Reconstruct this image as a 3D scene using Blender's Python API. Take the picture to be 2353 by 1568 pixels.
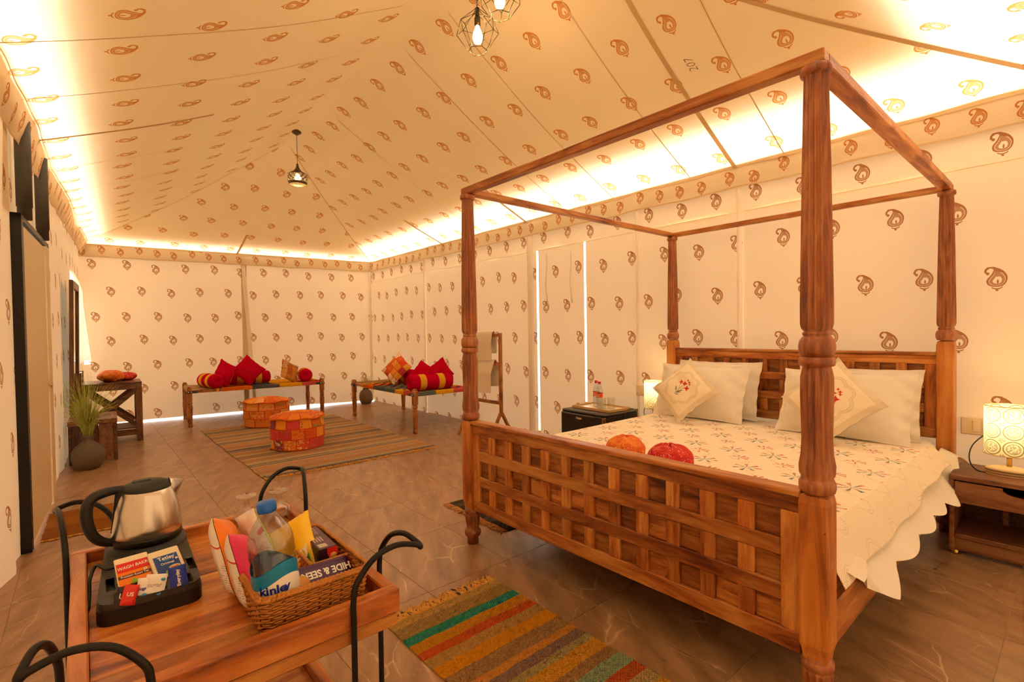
import bpy, bmesh, math, random
from mathutils import Vector, Matrix, noise
random.seed(7)
PI = math.pi
sc = bpy.context.scene
for o in list(bpy.data.objects): bpy.data.objects.remove(o)
COL = sc.collection

# ------------------------------------------------------------------ camera
CAM = Vector((2.4503, -1.7831, 1.2911))
_p, _r, _y, _f = -0.0195, -0.0147, -0.8568, 1140.74
FW = Vector((math.sin(_y)*math.cos(_p), math.cos(_y)*math.cos(_p), math.sin(_p)))
RT = Vector((math.cos(_y), -math.sin(_y), 0)); UP = RT.cross(FW)
R2 = RT*math.cos(_r) + UP*math.sin(_r); U2 = -RT*math.sin(_r) + UP*math.cos(_r)
cd = bpy.data.cameras.new('camera'); cam = bpy.data.objects.new('camera', cd); COL.objects.link(cam)
cd.sensor_width = 36; cd.lens = 36*_f/2353; cd.clip_start = 0.02; cd.clip_end = 200
m3 = Matrix((R2, U2, -FW)).transposed()
cam.matrix_world = Matrix.Translation(CAM) @ m3.to_4x4()
sc.camera = cam

# ------------------------------------------------------------------ light
w = bpy.data.worlds.new('world'); sc.world = w; w.use_nodes = True
bg = w.node_tree.nodes['Background']
bg.inputs[0].default_value = (1.0, 0.975, 0.93, 1); bg.inputs[1].default_value = 9.5
vs = sc.view_settings
vs.view_transform = 'Standard'; vs.look = 'None'; vs.exposure = 0.1; vs.gamma = 1.0; vs.use_curve_mapping = False
cy = sc.cycles
cy.use_denoising = True; cy.max_bounces = 7; cy.diffuse_bounces = 5; cy.transmission_bounces = 5; cy.use_adaptive_sampling = True; cy.adaptive_threshold = .12; cy.adaptive_min_samples = 12; cy.use_light_tree = False
cy.transparent_max_bounces = 10; cy.glossy_bounces = 3; cy.sample_clamp_indirect = 8; cy.caustics_refractive = False; cy.caustics_reflective = False

# ------------------------------------------------------------------ object helpers
def tag(o, label=None, cat=None, group=None, kind=None):
    if label: o['label'] = label
    if cat: o['category'] = cat
    if group: o['group'] = group
    if kind: o['kind'] = kind
    return o
def thing(name, loc, label, cat, rz=0, group=None):
    o = bpy.data.objects.new(name, None); COL.objects.link(o); o.empty_display_size = .05
    o.location = loc; o.rotation_euler = (0, 0, rz)
    return tag(o, label, cat, group)
def struct(name, loc=(0, 0, 0)):
    o = bpy.data.objects.new(name, None); COL.objects.link(o); o.location = loc; o['kind'] = 'structure'; return o
def dup(o, parent=None, loc=None, rot=None):
    c = o.copy(); COL.objects.link(c); c.parent = parent
    if loc is not None: c.location = loc
    if rot is not None: c.rotation_euler = rot
    for ch in list(o.children): dup(ch, c)
    return c

class G:
    """collects one mesh"""
    def __init__(s): s.V = []; s.F = []; s.M = []; s.UV = {}; s.sm = []
    def add(s, V, F, mi=0, X=None, smooth=False, uv=None):
        b = len(s.V)
        for i, v in enumerate(V):
            v = Vector(v)
            if X is not None: v = X @ v
            s.V.append(v)
            if uv is not None: s.UV[b+i] = uv[i]
        for f in F: s.F.append(tuple(b+i for i in f)); s.M.append(mi); s.sm.append(smooth)
        return s
    def box(s, a, b, X=None, bev=0, mi=0):
        bm = bmesh.new(); bmesh.ops.create_cube(bm, size=1)
        c = [(a[i]+b[i])/2 for i in range(3)]; d = [abs(b[i]-a[i]) for i in range(3)]
        for v in bm.verts: v.co = Vector((c[0]+v.co.x*d[0], c[1]+v.co.y*d[1], c[2]+v.co.z*d[2]))
        if bev: bmesh.ops.bevel(bm, geom=list(bm.edges), offset=min(bev, min(d)*.45), segments=1 if bev < .012 else 3, affect='EDGES', profile=.5)
        bm.verts.index_update()
        s.add([v.co.copy() for v in bm.verts], [[v.index for v in f.verts] for f in bm.faces], mi, X)
        bm.free(); return s
    def bar(s, p, q, wd, th, upv=(0, 0, 1), bev=.003, mi=0):
        p, q = Vector(p), Vector(q); z = (q-p); L = z.length; z.normalize()
        x = Vector(upv).cross(z)
        if x.length < 1e-4: x = Vector((1, 0, 0)).cross(z)
        x.normalize(); y = z.cross(x)
        X = Matrix((x, y, z)).transposed().to_4x4(); X.translation = p
        return s.box((-wd/2, -th/2, 0), (wd/2, th/2, L), X, bev, mi)
    def lathe(s, prof, n=24, X=None, flute=None, mi=0, smooth=True, cap=True, ax=1, ay=1):
        V = []; F = []
        for k, pr in enumerate(prof):
            r, z = pr[0], pr[1]; fl = pr[2] if len(pr) > 2 else 0
            for j in range(n):
                a = 2*PI*j/n; rr = r
                if fl: rr = r*(1 - fl*1.5*(.5-.5*math.cos(flute*a))**.8)
                V.append((rr*math.cos(a)*ax, rr*math.sin(a)*ay, z))
        for k in range(len(prof)-1):
            for j in range(n):
                F.append((k*n+j, k*n+(j+1) % n, (k+1)*n+(j+1) % n, (k+1)*n+j))
        if cap: F.append(tuple(range(n-1, -1, -1))); F.append(tuple((len(prof)-1)*n+j for j in range(n)))
        return s.add(V, F, mi, X, smooth)
    def tube(s, pts, r, n=6, X=None, mi=0, closed=False, rr=None):
        pts = [Vector(p) for p in pts]; V = []; F = []; N = len(pts); prev = None
        for i, p in enumerate(pts):
            t = (pts[(i+1) % N] if closed else pts[min(i+1, N-1)]) - (pts[i-1] if (closed or i > 0) else pts[0])
            if t.length < 1e-9: t = Vector((0, 0, 1))
            t.normalize()
            if prev is None:
                a = Vector((0, 0, 1)) if abs(t.z) < .9 else Vector((1, 0, 0))
                u = a.cross(t).normalized()
            else:
                u = prev - t*prev.dot(t)
                u = u.normalized() if u.length > 1e-6 else Vector((1, 0, 0))
            prev = u; v = t.cross(u); q = rr[i] if rr else r
            for j in range(n):
                a = 2*PI*j/n; V.append(p + u*(q*math.cos(a)) + v*(q*math.sin(a)))
        for i in range(N if closed else N-1):
            for j in range(n):
                k = (i+1) % N
                F.append((i*n+j, i*n+(j+1) % n, k*n+(j+1) % n, k*n+j))
        if not closed: F.append(tuple(range(n-1, -1, -1))); F.append(tuple((N-1)*n+j for j in range(n)))
        return s.add(V, F, mi, X, True)
    def grid(s, fn, nu, nv, uvf=None, mi=0, X=None, smooth=True, flip=False):
        V = []; F = []; uv = []
        for i in range(nu+1):
            for j in range(nv+1):
                a, b = i/nu, j/nv; V.append(fn(a, b)); uv.append(uvf(a, b) if uvf else (a, b))
        for i in range(nu):
            for j in range(nv):
                f = (i*(nv+1)+j, (i+1)*(nv+1)+j, (i+1)*(nv+1)+j+1, i*(nv+1)+j+1)
                F.append(f[::-1] if flip else f)
        return s.add(V, F, mi, X, smooth, uv)
    def slab(s, fn, nu, nv, th, mi=0, uvf=None):
        """closed sheet: top grid fn, bottom th lower"""
        s.grid(fn, nu, nv, uvf, mi)
        s.grid(lambda a, b: Vector(fn(a, b))-Vector((0, 0, th)), nu, nv, uvf, mi, flip=True)
        for k in range(4):
            n = nu if k < 2 else nv
            def e(a, b, k=k):
                q = fn(a, 0) if k == 0 else fn(a, 1) if k == 1 else fn(0, a) if k == 2 else fn(1, a)
                return Vector(q)-Vector((0, 0, th*b))
            s.grid(e, n, 1, (lambda a, b, k=k: uvf(a, 0) if k == 0 else uvf(a, 1) if k == 1 else uvf(0, a) if k == 2 else uvf(1, a)) if uvf else None, mi, flip=k in (0, 3))
        return s
    def prism(s, poly, z0, z1, X=None, mi=0):
        n = len(poly)
        V = [(x, y, z0) for x, y in poly]+[(x, y, z1) for x, y in poly]
        F = [tuple(range(n-1, -1, -1)), tuple(range(n, 2*n))]+[(i, (i+1) % n, n+(i+1) % n, n+i) for i in range(n)]
        return s.add(V, F, mi, X)
    def sphere(s, c, r, n=12, X=None, mi=0, sq=1):
        prof = [(max(r*math.sin(PI*k/n), 1e-4), -r*math.cos(PI*k/n)*sq) for k in range(n+1)]
        Y = Matrix.Translation(c)
        return s.lathe(prof, 2*n, (X @ Y) if X is not None else Y, mi=mi, cap=False)
    def obj(s, name, mat, parent=None, loc=None, rot=None):
        me = bpy.data.meshes.new(name); me.from_pydata([tuple(v) for v in s.V], [], s.F)
        for m in (mat if isinstance(mat, (list, tuple)) else [mat]): me.materials.append(m)
        me.polygons.foreach_set('material_index', s.M); me.polygons.foreach_set('use_smooth', s.sm)
        if s.UV:
            l = me.uv_layers.new(name='UVMap')
            vi = [0]*len(me.loops); me.loops.foreach_get('vertex_index', vi)
            buf = []
            for k in vi: buf.extend(s.UV.get(k, (0, 0)))
            l.data.foreach_set('uv', buf)
        me.update()
        o = bpy.data.objects.new(name, me); COL.objects.link(o)
        if parent: o.parent = parent
        if loc is not None: o.location = loc
        if rot is not None: o.rotation_euler = rot
        return o
def bx(name, a, b, mat, parent=None, bev=.003, X=None): return G().box(a, b, X, bev).obj(name, mat, parent)
def catmull(P, k=6, closed=False):
    P = [Vector(p) for p in P]; out = []; n = len(P)
    for i in range(n if closed else n-1):
        g = lambda j: P[j % n] if closed else P[max(0, min(n-1, j))]
        p0, p1, p2, p3 = g(i-1), g(i), g(i+1), g(i+2)
        for q in range(k):
            t = q/k
            out.append(.5*((2*p1)+(p2-p0)*t+(2*p0-5*p1+4*p2-p3)*t*t+(3*p1-p0-3*p2+p3)*t**3))
    if not closed: out.append(P[-1])
    return out
def frame(o, x, y):
    """matrix with origin o, x axis, y axis approx"""
    x = Vector(x).normalized(); y = Vector(y); z = x.cross(y).normalized(); y = z.cross(x)
    X = Matrix((x, y, z)).transposed().to_4x4(); X.translation = Vector(o); return X
def text(name, s, size, mat, parent, X, sx=1.0, shear=0, bold=0):
    cu = bpy.data.curves.new(name, 'FONT'); cu.body = s; cu.size = size; cu.align_x = 'CENTER'; cu.align_y = 'CENTER'; cu.shear = shear; cu.offset = bold; cu.resolution_u = 3
    t = bpy.data.objects.new(name+'_c', cu); COL.objects.link(t)
    me = bpy.data.meshes.new_from_object(t.evaluated_get(bpy.context.evaluated_depsgraph_get()))
    bpy.data.objects.remove(t)
    me.name = name; me.transform(Matrix.Diagonal((sx, 1, 1, 1))); me.transform(X)
    me.materials.clear(); me.materials.append(mat)
    o = bpy.data.objects.new(name, me); COL.objects.link(o); o.parent = parent
    return o

# ------------------------------------------------------------------ material helpers
def srgb(h):
    h = h.lstrip('#'); c = [int(h[i:i+2], 16)/255 for i in (0, 2, 4)]
    return tuple((x/12.92 if x <= .04045 else ((x+.055)/1.055)**2.4) for x in c)+(1,)
class T:
    def __init__(s, nt): s.nt = nt
    def n(s, ty, **k):
        x = s.nt.nodes.new('ShaderNode'+ty)
        for a, b in k.items(): setattr(x, a, b)
        return x
    def put(s, sock, v):
        if hasattr(v, 'is_linked') or hasattr(v, 'links'): s.nt.links.new(v, sock)
        else: sock.default_value = v
    def m(s, op, a, b=None, c=None, clamp=False):
        x = s.n('Math', operation=op, use_clamp=clamp)
        for i, v in enumerate((a, b, c)):
            if v is not None: s.put(x.inputs[i], v)
        return x.outputs[0]
    def mix(s, f, a, b, bl='MIX'):
        x = s.n('Mix', data_type='RGBA', blend_type=bl)
        s.put(x.inputs[0], f); s.put(x.inputs[6], a); s.put(x.inputs[7], b); return x.outputs[2]
    def noise(s, vec, scale, det=3, rough=.5, dist=0):
        x = s.n('TexNoise'); s.nt.links.new(vec, x.inputs['Vector'])
        x.inputs['Scale'].default_value = scale; x.inputs['Detail'].default_value = det; x.inputs['Roughness'].default_value = rough; x.inputs['Distortion'].default_value = dist
        return x.outputs[0]
    def ramp(s, f, stops, interp='LINEAR'):
        x = s.n('ValToRGB'); s.put(x.inputs[0], f); e = x.color_ramp; e.interpolation = interp
        while len(e.elements) < len(stops): e.elements.new(.5)
        for el, (p, c) in zip(e.elements, stops): el.position = p; el.color = c
        return x.outputs[0]
    def map(s, vec, loc=(0, 0, 0), rot=(0, 0, 0), scale=(1, 1, 1)):
        x = s.n('Mapping'); s.put(x.inputs[0], vec)
        for i, v in ((1, loc), (2, rot), (3, scale)): s.put(x.inputs[i], v)
        return x.outputs[0]
    def sep(s, v):
        x = s.n('SeparateXYZ'); s.put(x.inputs[0], v); return x.outputs
    def comb(s, a, b, c=0.0):
        x = s.n('CombineXYZ')
        for i, v in enumerate((a, b, c)): s.put(x.inputs[i], v)
        return x.outputs[0]
    def bump(s, h, st=.3, d=.01):
        x = s.n('Bump'); s.put(x.inputs['Height'], h); x.inputs['Strength'].default_value = st; x.inputs['Distance'].default_value = d; return x.outputs[0]
def newmat(name):
    m = bpy.data.materials.new(name); m.use_nodes = True; t = T(m.node_tree)
    return m, t, m.node_tree.nodes['Principled BSDF']
def mat(name, col, rough=.6, metal=0, spec=.5, em=None, ems=0, trans=0, ior=1.45, noise_amt=0, nscale=20, bump=0, bscale=80, alpha=1):
    m, t, p = newmat(name)
    c = srgb(col) if isinstance(col, str) else tuple(col)+(1,)
    p.inputs['Base Color'].default_value = c; p.inputs['Roughness'].default_value = rough; p.inputs['Metallic'].default_value = metal
    p.inputs['Specular IOR Level'].default_value = spec; p.inputs['IOR'].default_value = ior; p.inputs['Transmission Weight'].default_value = trans
    if em: p.inputs['Emission Color'].default_value = srgb(em) if isinstance(em, str) else tuple(em)+(1,); p.inputs['Emission Strength'].default_value = ems
    tc = t.n('TexCoord').outputs['Object']
    if noise_amt:
        f = t.noise(tc, nscale, 4)
        t.put(p.inputs['Base Color'], t.mix(f, tuple(x*(1-noise_amt) for x in c[:3])+(1,), tuple(min(1, x*(1+noise_amt)) for x in c[:3])+(1,)))
    if bump: t.put(p.inputs['Normal'], t.bump(t.noise(tc, bscale, 3), bump))
    return m
def wood(name, dark, mid, light, axis='x', scale=1.0, rough=.38, var=.5):
    m, t, p = newmat(name)
    tc = t.n('TexCoord').outputs['Object']; rnd = t.n('ObjectInfo').outputs['Random']
    off = t.m('MULTIPLY', rnd, 37.0)
    st = {'x': (1, 9, 9), 'y': (9, 1, 9), 'z': (9, 9, 1)}[axis]
    v = t.map(tc, t.comb(off, off, off), (0, 0, 0), tuple(a*scale for a in st))
    a = t.noise(v, 2.2, 5, .6, 1.6)
    b = t.noise(t.map(tc, t.comb(off, off, off), (0, 0, 0), tuple((2.2 if k > 1 else .8)*scale for k in st)), 1.6, 3, .55, 1.2)
    f = t.m('ADD', t.m('MULTIPLY', a, .6), t.m('MULTIPLY', b, .5))
    c = t.ramp(f, [(.40, srgb(dark)), (.53, srgb(mid)), (.66, srgb(light))])
    fine = t.noise(t.map(tc, (0, 0, 0), (0, 0, 0), tuple(8*k for k in st)), 6, 2)
    c = t.mix(t.m('MULTIPLY', fine, .35), c, srgb(dark))
    hs = t.n('HueSaturation'); t.put(hs.inputs['Color'], c)
    t.put(hs.inputs['Value'], t.m('ADD', t.m('MULTIPLY', rnd, var), 1-var*.5))
    t.put(p.inputs['Base Color'], hs.outputs[0]); p.inputs['Roughness'].default_value = rough
    t.put(p.inputs['Normal'], t.bump(fine, .08))
    return m

# paisley block print ----------------------------------------------------------
def paisley_group():
    ng = bpy.data.node_groups.new('paisley', 'ShaderNodeTree')
    ng.interface.new_socket('UV', in_out='INPUT', socket_type='NodeSocketVector')
    for nm in ('W', 'H', 'S', 'OU', 'OV'): ng.interface.new_socket(nm, in_out='INPUT', socket_type='NodeSocketFloat')
    ng.interface.new_socket('Mask', in_out='OUTPUT', socket_type='NodeSocketFloat')
    t = T(ng); gi = ng.nodes.new('NodeGroupInput'); go = ng.nodes.new('NodeGroupOutput')
    uv, W, H, S, OU, OV = [gi.outputs[i] for i in range(6)]
    x, y, _ = t.sep(uv)
    ry = t.m('DIVIDE', t.m('ADD', y, OV), H); row = t.m('FLOOR', ry)
    cu = t.m('ADD', t.m('DIVIDE', t.m('ADD', x, OU), W), t.m('MULTIPLY', t.m('FLOORED_MODULO', row, 2.0), .5)); colu = t.m('FLOOR', cu)
    wn = t.n('TexWhiteNoise', noise_dimensions='2D'); t.put(wn.inputs['Vector'], t.comb(colu, row))
    jx, jy, _z = t.sep(wn.outputs['Color'])
    pu = t.m('DIVIDE', t.m('MULTIPLY', t.m('ADD', t.m('SUBTRACT', cu, colu), t.m('SUBTRACT', t.m('MULTIPLY', jx, .14), .57)), W), t.m('MULTIPLY', S, .9))
    pv = t.m('DIVIDE', t.m('MULTIPLY', t.m('ADD', t.m('SUBTRACT', ry, row), t.m('SUBTRACT', t.m('MULTIPLY', jy, .14), .57)), H), S)
    Lc = [(-1, .02), (-.68, .02), (-.64, -.2), (-.55, -.42), (-.4, -.56), (-.2, -.61), (0, -.55), (.2, -.4), (.4, -.26), (.6, -.17), (.74, -.13), (.82, -.2), (.88, -.5), (.93, -.6), (1, -.3)]
    Rc = [(-1, .2), (-.68, .22), (-.64, .42), (-.55, .55), (-.4, .68), (-.2, .76), (0, .79), (.2, .77), (.4, .68), (.6, .53), (.74, .36), (.82, .24), (.88, .12), (.93, .03), (1, -.15)]
    def fc(pts, v):
        n = t.n('FloatCurve'); c = n.mapping.curves[0]
        P = [((a+1)/2, (b+1)/2) for a, b in pts]
        c.points[0].location = P[0]; c.points[-1].location = P[-1]
        for q in P[1:-1]: c.points.new(*q)
        n.mapping.update(); t.put(n.inputs['Value'], t.m('ADD', t.m('MULTIPLY', v, .5), .5))
        return t.m('SUBTRACT', t.m('MULTIPLY', n.outputs[0], 2.0), 1.0)
    def shape(k):
        a = t.m('ADD', t.m('MULTIPLY', t.m('SUBTRACT', pu, .14), k), .14); b = t.m('ADD', t.m('MULTIPLY', t.m('ADD', pv, .2), k), -.2)
        r = t.m('MULTIPLY', t.m('GREATER_THAN', a, fc(Lc, b)), t.m('LESS_THAN', a, fc(Rc, b)))
        return t.m('MULTIPLY', r, t.m('LESS_THAN', t.m('ABSOLUTE', t.m('SUBTRACT', b, .155)), .835))
    s1, s2, s3, s4 = shape(1), shape(1.26), shape(1.36), shape(2.3)
    line = t.m('MULTIPLY', t.m('SUBTRACT', s2, s3), t.m('LESS_THAN', pv, .5))
    core = t.m('MULTIPLY', s4, t.m('LESS_THAN', pv, .16))
    st = t.m('ADD', .86, t.m('MULTIPLY', t.m('SINE', t.m('MULTIPLY', t.m('ADD', pu, pv), 48.0)), .14))
    band = t.m('ADD', t.m('MULTIPLY', t.m('SUBTRACT', st, 1.0), s3), 1.0)
    body = t.m('MULTIPLY', t.m('MULTIPLY', s1, band), t.m('SUBTRACT', 1.0, t.m('MAXIMUM', t.m('MULTIPLY', line, .85), core)))
    def dist(cx, cy, ax=1.0):
        dx = t.m('MULTIPLY', t.m('SUBTRACT', pu, cx), ax); dy = t.m('SUBTRACT', pv, cy)
        return t.m('SQRT', t.m('ADD', t.m('MULTIPLY', dx, dx), t.m('MULTIPLY', dy, dy)))
    d = dist(-.42, .64)
    hook = t.m('MULTIPLY', t.m('LESS_THAN', t.m('ABSOLUTE', t.m('SUBTRACT', d, .25)), .085), t.m('MULTIPLY', t.m('GREATER_THAN', pv, .46), t.m('LESS_THAN', pu, -.42)))
    head = t.m('LESS_THAN', dist(-.52, .44), .12)
    flo = t.m('LESS_THAN', dist(.15, -.24, 2.4), .17)
    foot = t.m('LESS_THAN', t.m('ABSOLUTE', t.m('SUBTRACT', t.m('ADD', pv, .84), t.m('MULTIPLY', t.m('MULTIPLY', t.m('SUBTRACT', pu, .1), t.m('SUBTRACT', pu, .1)), 1.0))), .05)
    foot = t.m('MULTIPLY', foot, t.m('LESS_THAN', t.m('ABSOLUTE', t.m('SUBTRACT', pu, .1)), .36))
    ft2 = t.m('LESS_THAN', dist(.1, -.95, .7), .075)
    r = body
    for q in (hook, head, flo, foot, ft2): r = t.m('MAXIMUM', r, q)
    t.put(go.inputs[0], t.m('MULTIPLY', r, .9, clamp=True))
    return ng
PG = paisley_group()
def cloth(name, W=.37, H=.385, S=.074, OU=0., OV=0., tl=.08, base='#e2cdab', ink='#96551f', wr=.45):
    m = bpy.data.materials.new(name); m.use_nodes = True; nt = m.node_tree; t = T(nt)
    nt.nodes.remove(nt.nodes['Principled BSDF']); out = nt.nodes['Material Output']
    tc = t.n('TexCoord'); g = t.n('Group'); g.node_tree = PG; t.put(g.inputs[0], tc.outputs['UV'])
    for i, v in enumerate((W, H, S, OU, OV)): g.inputs[i+1].default_value = v
    dirt = t.noise(tc.outputs['Object'], 1.3, 4, .6)
    b = t.mix(t.m('MULTIPLY', dirt, .35), srgb(base), srgb('#cfb388'))
    c = t.mix(g.outputs[0], b, srgb(ink))
    bn = t.bump(t.noise(t.map(tc.outputs['Object'], scale=(1, 1, .35)), 2.6, 3, .5, .6), wr, .05)
    df = t.n('BsdfDiffuse'); tr = t.n('BsdfTranslucent'); mx = t.n('MixShader')
    t.put(df.inputs['Color'], c); t.put(tr.inputs['Color'], c); t.put(df.inputs['Normal'], bn)
    mx.inputs[0].default_value = tl
    nt.links.new(df.outputs[0], mx.inputs[1]); nt.links.new(tr.outputs[0], mx.inputs[2]); nt.links.new(mx.outputs[0], out.inputs[0])
    return m
def plain_cloth(name, col, tl=.1, bump=.2, bs=60, namt=.08):
    m = bpy.data.materials.new(name); m.use_nodes = True; nt = m.node_tree; t = T(nt)
    nt.nodes.remove(nt.nodes['Principled BSDF']); out = nt.nodes['Material Output']
    tc = t.n('TexCoord').outputs['Object']
    f = t.noise(tc, 6, 4); cc = srgb(col)
    c = t.mix(f, tuple(x*(1-namt) for x in cc[:3])+(1,), tuple(min(1, x*(1+namt)) for x in cc[:3])+(1,))
    bn = t.bump(t.noise(tc, bs, 2), bump, .004)
    df = t.n('BsdfDiffuse'); tr = t.n('BsdfTranslucent'); mx = t.n('MixShader'); mx.inputs[0].default_value = tl
    t.put(df.inputs['Color'], c); t.put(tr.inputs['Color'], c); t.put(df.inputs['Normal'], bn)
    nt.links.new(df.outputs[0], mx.inputs[1]); nt.links.new(tr.outputs[0], mx.inputs[2]); nt.links.new(mx.outputs[0], out.inputs[0])
    return m

M = {}
M['roof'] = cloth('roof_cloth', W=.385, H=.42, S=.078, OU=.1, OV=.04, tl=.34, ink='#b9721f')
M['wallR'] = cloth('wall_cloth', OU=.06, OV=.295, tl=.05)
M['wallF'] = cloth('wall_cloth_far', W=.372, OU=.0, OV=.28, tl=.05)
M['wallL'] = cloth('wall_cloth_left', OU=.1, OV=.28, tl=.05)
M['val'] = cloth('valance_cloth', W=.222, H=.5, S=.062, OU=.1, OV=.155, tl=.34, ink='#b5691c', wr=.1)
M['wallN'] = cloth('wall_cloth_entrance', W=.37, H=.37, OU=-.03, OV=.065, tl=.13)
M['tape'] = plain_cloth('seam_tape', '#d6b78a', .16)
M['canvas'] = plain_cloth('fly_canvas', '#dcc8a2', .13)
M['white_cloth'] = plain_cloth('white_cotton', '#f3e6d2', .12, .15, 45)
M['sheet'] = plain_cloth('white_sheet', '#f8f0e2', .12, .1, 30)
M['woodx'] = wood('sheesham_x', '#6a2c10', '#b8692c', '#dc9a50', 'x')
M['woody'] = wood('sheesham_y', '#6a2c10', '#b8692c', '#dc9a50', 'y')
M['woodz'] = wood('sheesham_z', '#6a2c10', '#b8692c', '#dc9a50', 'z')
M['panel'] = wood('sheesham_panel', '#55230d', '#985220', '#c07c3a', 'x', 1.6, var=.55)
M['post'] = wood('post_wood', '#7a4226', '#a8623a', '#c2814f', 'z', 1.5, .42, .1)
M['block'] = wood('block_wood', '#90481a', '#cc7c34', '#e09a4c', 'z', .7, .38, .1)
M['dark'] = wood('dark_wood_y', '#33190b', '#643820', '#875334', 'y', 1.2, .35, .3)
M['darkx'] = wood('dark_wood_x', '#33190b', '#643820', '#875334', 'x', 1.2, .35, .3)
M['darkz'] = wood('dark_wood_z', '#371b0c', '#6b3f24', '#8c5632', 'z', 1.2, .35, .3)
M['walnut'] = wood('walnut', '#553018', '#8f5a38', '#aa7450', 'x', 1.0, .4, .15)
M['cot'] = wood('cot_wood', '#6b300f', '#ae682a', '#cc8840', 'z', 1.3, .32, .2)
M['cart'] = wood('cart_wood', '#6a2c0e', '#b8662a', '#e09a4a', 'y', .8, .3, .45)
M['cartx'] = wood('cart_wood_x', '#6a2c0e', '#b06028', '#d48a42', 'x', .8, .3, .3)
M['black'] = mat('black_plastic', (.012, .011, .01), .45)
M['blackmetal'] = mat('black_metal', (.02, .018, .016), .42, .6, noise_amt=.3)
M['grey'] = mat('tray_grey', (.045, .04, .036), .5, bump=.05, bscale=400)
M['steel'] = mat('brushed_steel', (.72, .66, .58), .26, 1)
M['cream'] = mat('cream_plastic', '#ead9b8', .4)
M['brass'] = mat('brass', (.75, .52, .18), .3, 1)
M['white'] = mat('white', '#f4efe6', .5)
M['red'] = plain_cloth('red_cotton', '#bf0a2c', .03, .2, 50)
M['yellow'] = plain_cloth('yellow_cotton', '#e0a52c', .03, .2, 50)
M['doorp'] = mat('door_paint', '#dcc59a', .45, noise_amt=.05, nscale=2)
M['glass'] = mat('clear_glass', (1, 1, 1), .02, trans=1, ior=1.45)
M['mirror'] = mat('mirror_glass', (.9, .88, .85), .02, 1)
M['clay'] = mat('dark_clay', '#6d5a4a', .75, noise_amt=.3, nscale=9, bump=.15, bscale=30)
M['grass'] = mat('dry_grass', '#b9bc58', .7, noise_amt=.35, nscale=30)
M['grass2'] = mat('pale_grass', '#b8a66c', .8, noise_amt=.2)
def solid(key, col, rough=.55, **k): M[key] = mat(key, col, rough, **k); return M[key]

# ================================================================== THE TENT
nz = lambda *a: noise.noise(Vector(a))
def lerp(a, b, t): return Vector(a)*(1-t)+Vector(b)*t
FLc, FRc, NRc, NLc = (-7.03, -1.79, 2.64), (-6.5, 2.44, 2.64), (2.42, 2.42, 2.65), (2.42, -2.34, 2.65)
RG1, RG2 = (-4.2, .25, 3.74), (.05, .25, 3.86)
def yl(x): return -2.10-.0579*(x+1.68)
# floor -------------------------------------------------------------------------
def floor_mat():
    m, t, p = newmat('marble_tile')
    geo = t.n('NewGeometry').outputs['Position']; rnd = t.n('ObjectInfo').outputs['Random']
    o = t.m('MULTIPLY', rnd, 4.0); v = t.map(geo, t.comb(o, o, 0.0), (0, 0, .5), (1, 1, 1))
    warp = t.noise(v, 2.2, 4, .6); v2 = t.n('VectorMath', operation='ADD'); t.put(v2.inputs[0], v)
    sc2 = t.n('VectorMath', operation='SCALE'); wn = t.n('TexNoise'); t.put(wn.inputs['Vector'], v); wn.inputs['Scale'].default_value = 1.7; wn.inputs['Detail'].default_value = 4
    t.put(sc2.inputs[0], wn.outputs['Color']); sc2.inputs['Scale'].default_value = .32; t.put(v2.inputs[1], sc2.outputs[0])
    def vein(scale, th, stretch):
        vo = t.n('TexVoronoi', feature='DISTANCE_TO_EDGE'); t.put(vo.inputs['Vector'], t.map(v2.outputs[0], (3, 1, 0), (0, 0, .35), stretch)); vo.inputs['Scale'].default_value = scale
        return t.m('SUBTRACT', 1.0, t.m('DIVIDE', vo.outputs['Distance'], th), clamp=True)
    a = vein(1.7, .011, (.8, 2.6, 1)); b = vein(4.2, .013, (.7, 4.0, 1))
    br = t.noise(v, 3.3, 4, .6)
    br = t.ramp(br, [(.46, (0, 0, 0, 1)), (.64, (1, 1, 1, 1))])
    base = t.ramp(t.noise(t.map(v, scale=(1, 4, 1)), 2.6, 5, .65), [(.3, srgb('#866244')), (.7, srgb('#b48c66'))])
    c = t.mix(t.m('MULTIPLY', t.m('MULTIPLY', a, br), .65), base, srgb('#efcf9f'))
    c = t.mix(t.m('MULTIPLY', t.m('MULTIPLY', b, br), .3), c, srgb('#e0bd8c'))
    t.put(p.inputs['Base Color'], c); p.inputs['Roughness'].default_value = .32; p.inputs['Specular IOR Level'].default_value = .5
    return m
M['tile'] = floor_mat(); solid('grout', '#d8b484', .8); solid('sand', '#d8c09a', .95)
gr = bx('ground', (-40, -40, -.12), (40, 40, -.06), M['sand'], bev=0); gr['kind'] = 'structure'
fl = bx('floor', (-7.16, -2.62, -.06), (3.62, 2.52, -.004), M['grout'], bev=0); fl['kind'] = 'structure'
tx, ty = .64, .52
xs = [.32+tx*k for k in range(-12, 6)]; ys = [.008+ty*k for k in range(-6, 6)]
base_tile = {}
for x0 in xs:
    for y0 in ys:
        a, b = max(x0, -7.15), min(x0+tx, 3.6); c, d = max(y0, -2.6), min(y0+ty, 2.5)
        if b-a < .03 or d-c < .03: continue
        k = (round(b-a, 3), round(d-c, 3))
        if k not in base_tile:
            o = G().box((.0012, .0012, -.012), (b-a-.0012, d-c-.0012, 0), None, .0008).obj('tile', M['tile'], fl); base_tile[k] = o
        else: o = dup(base_tile[k], fl)
        o.location = (a, c, 0)

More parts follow.
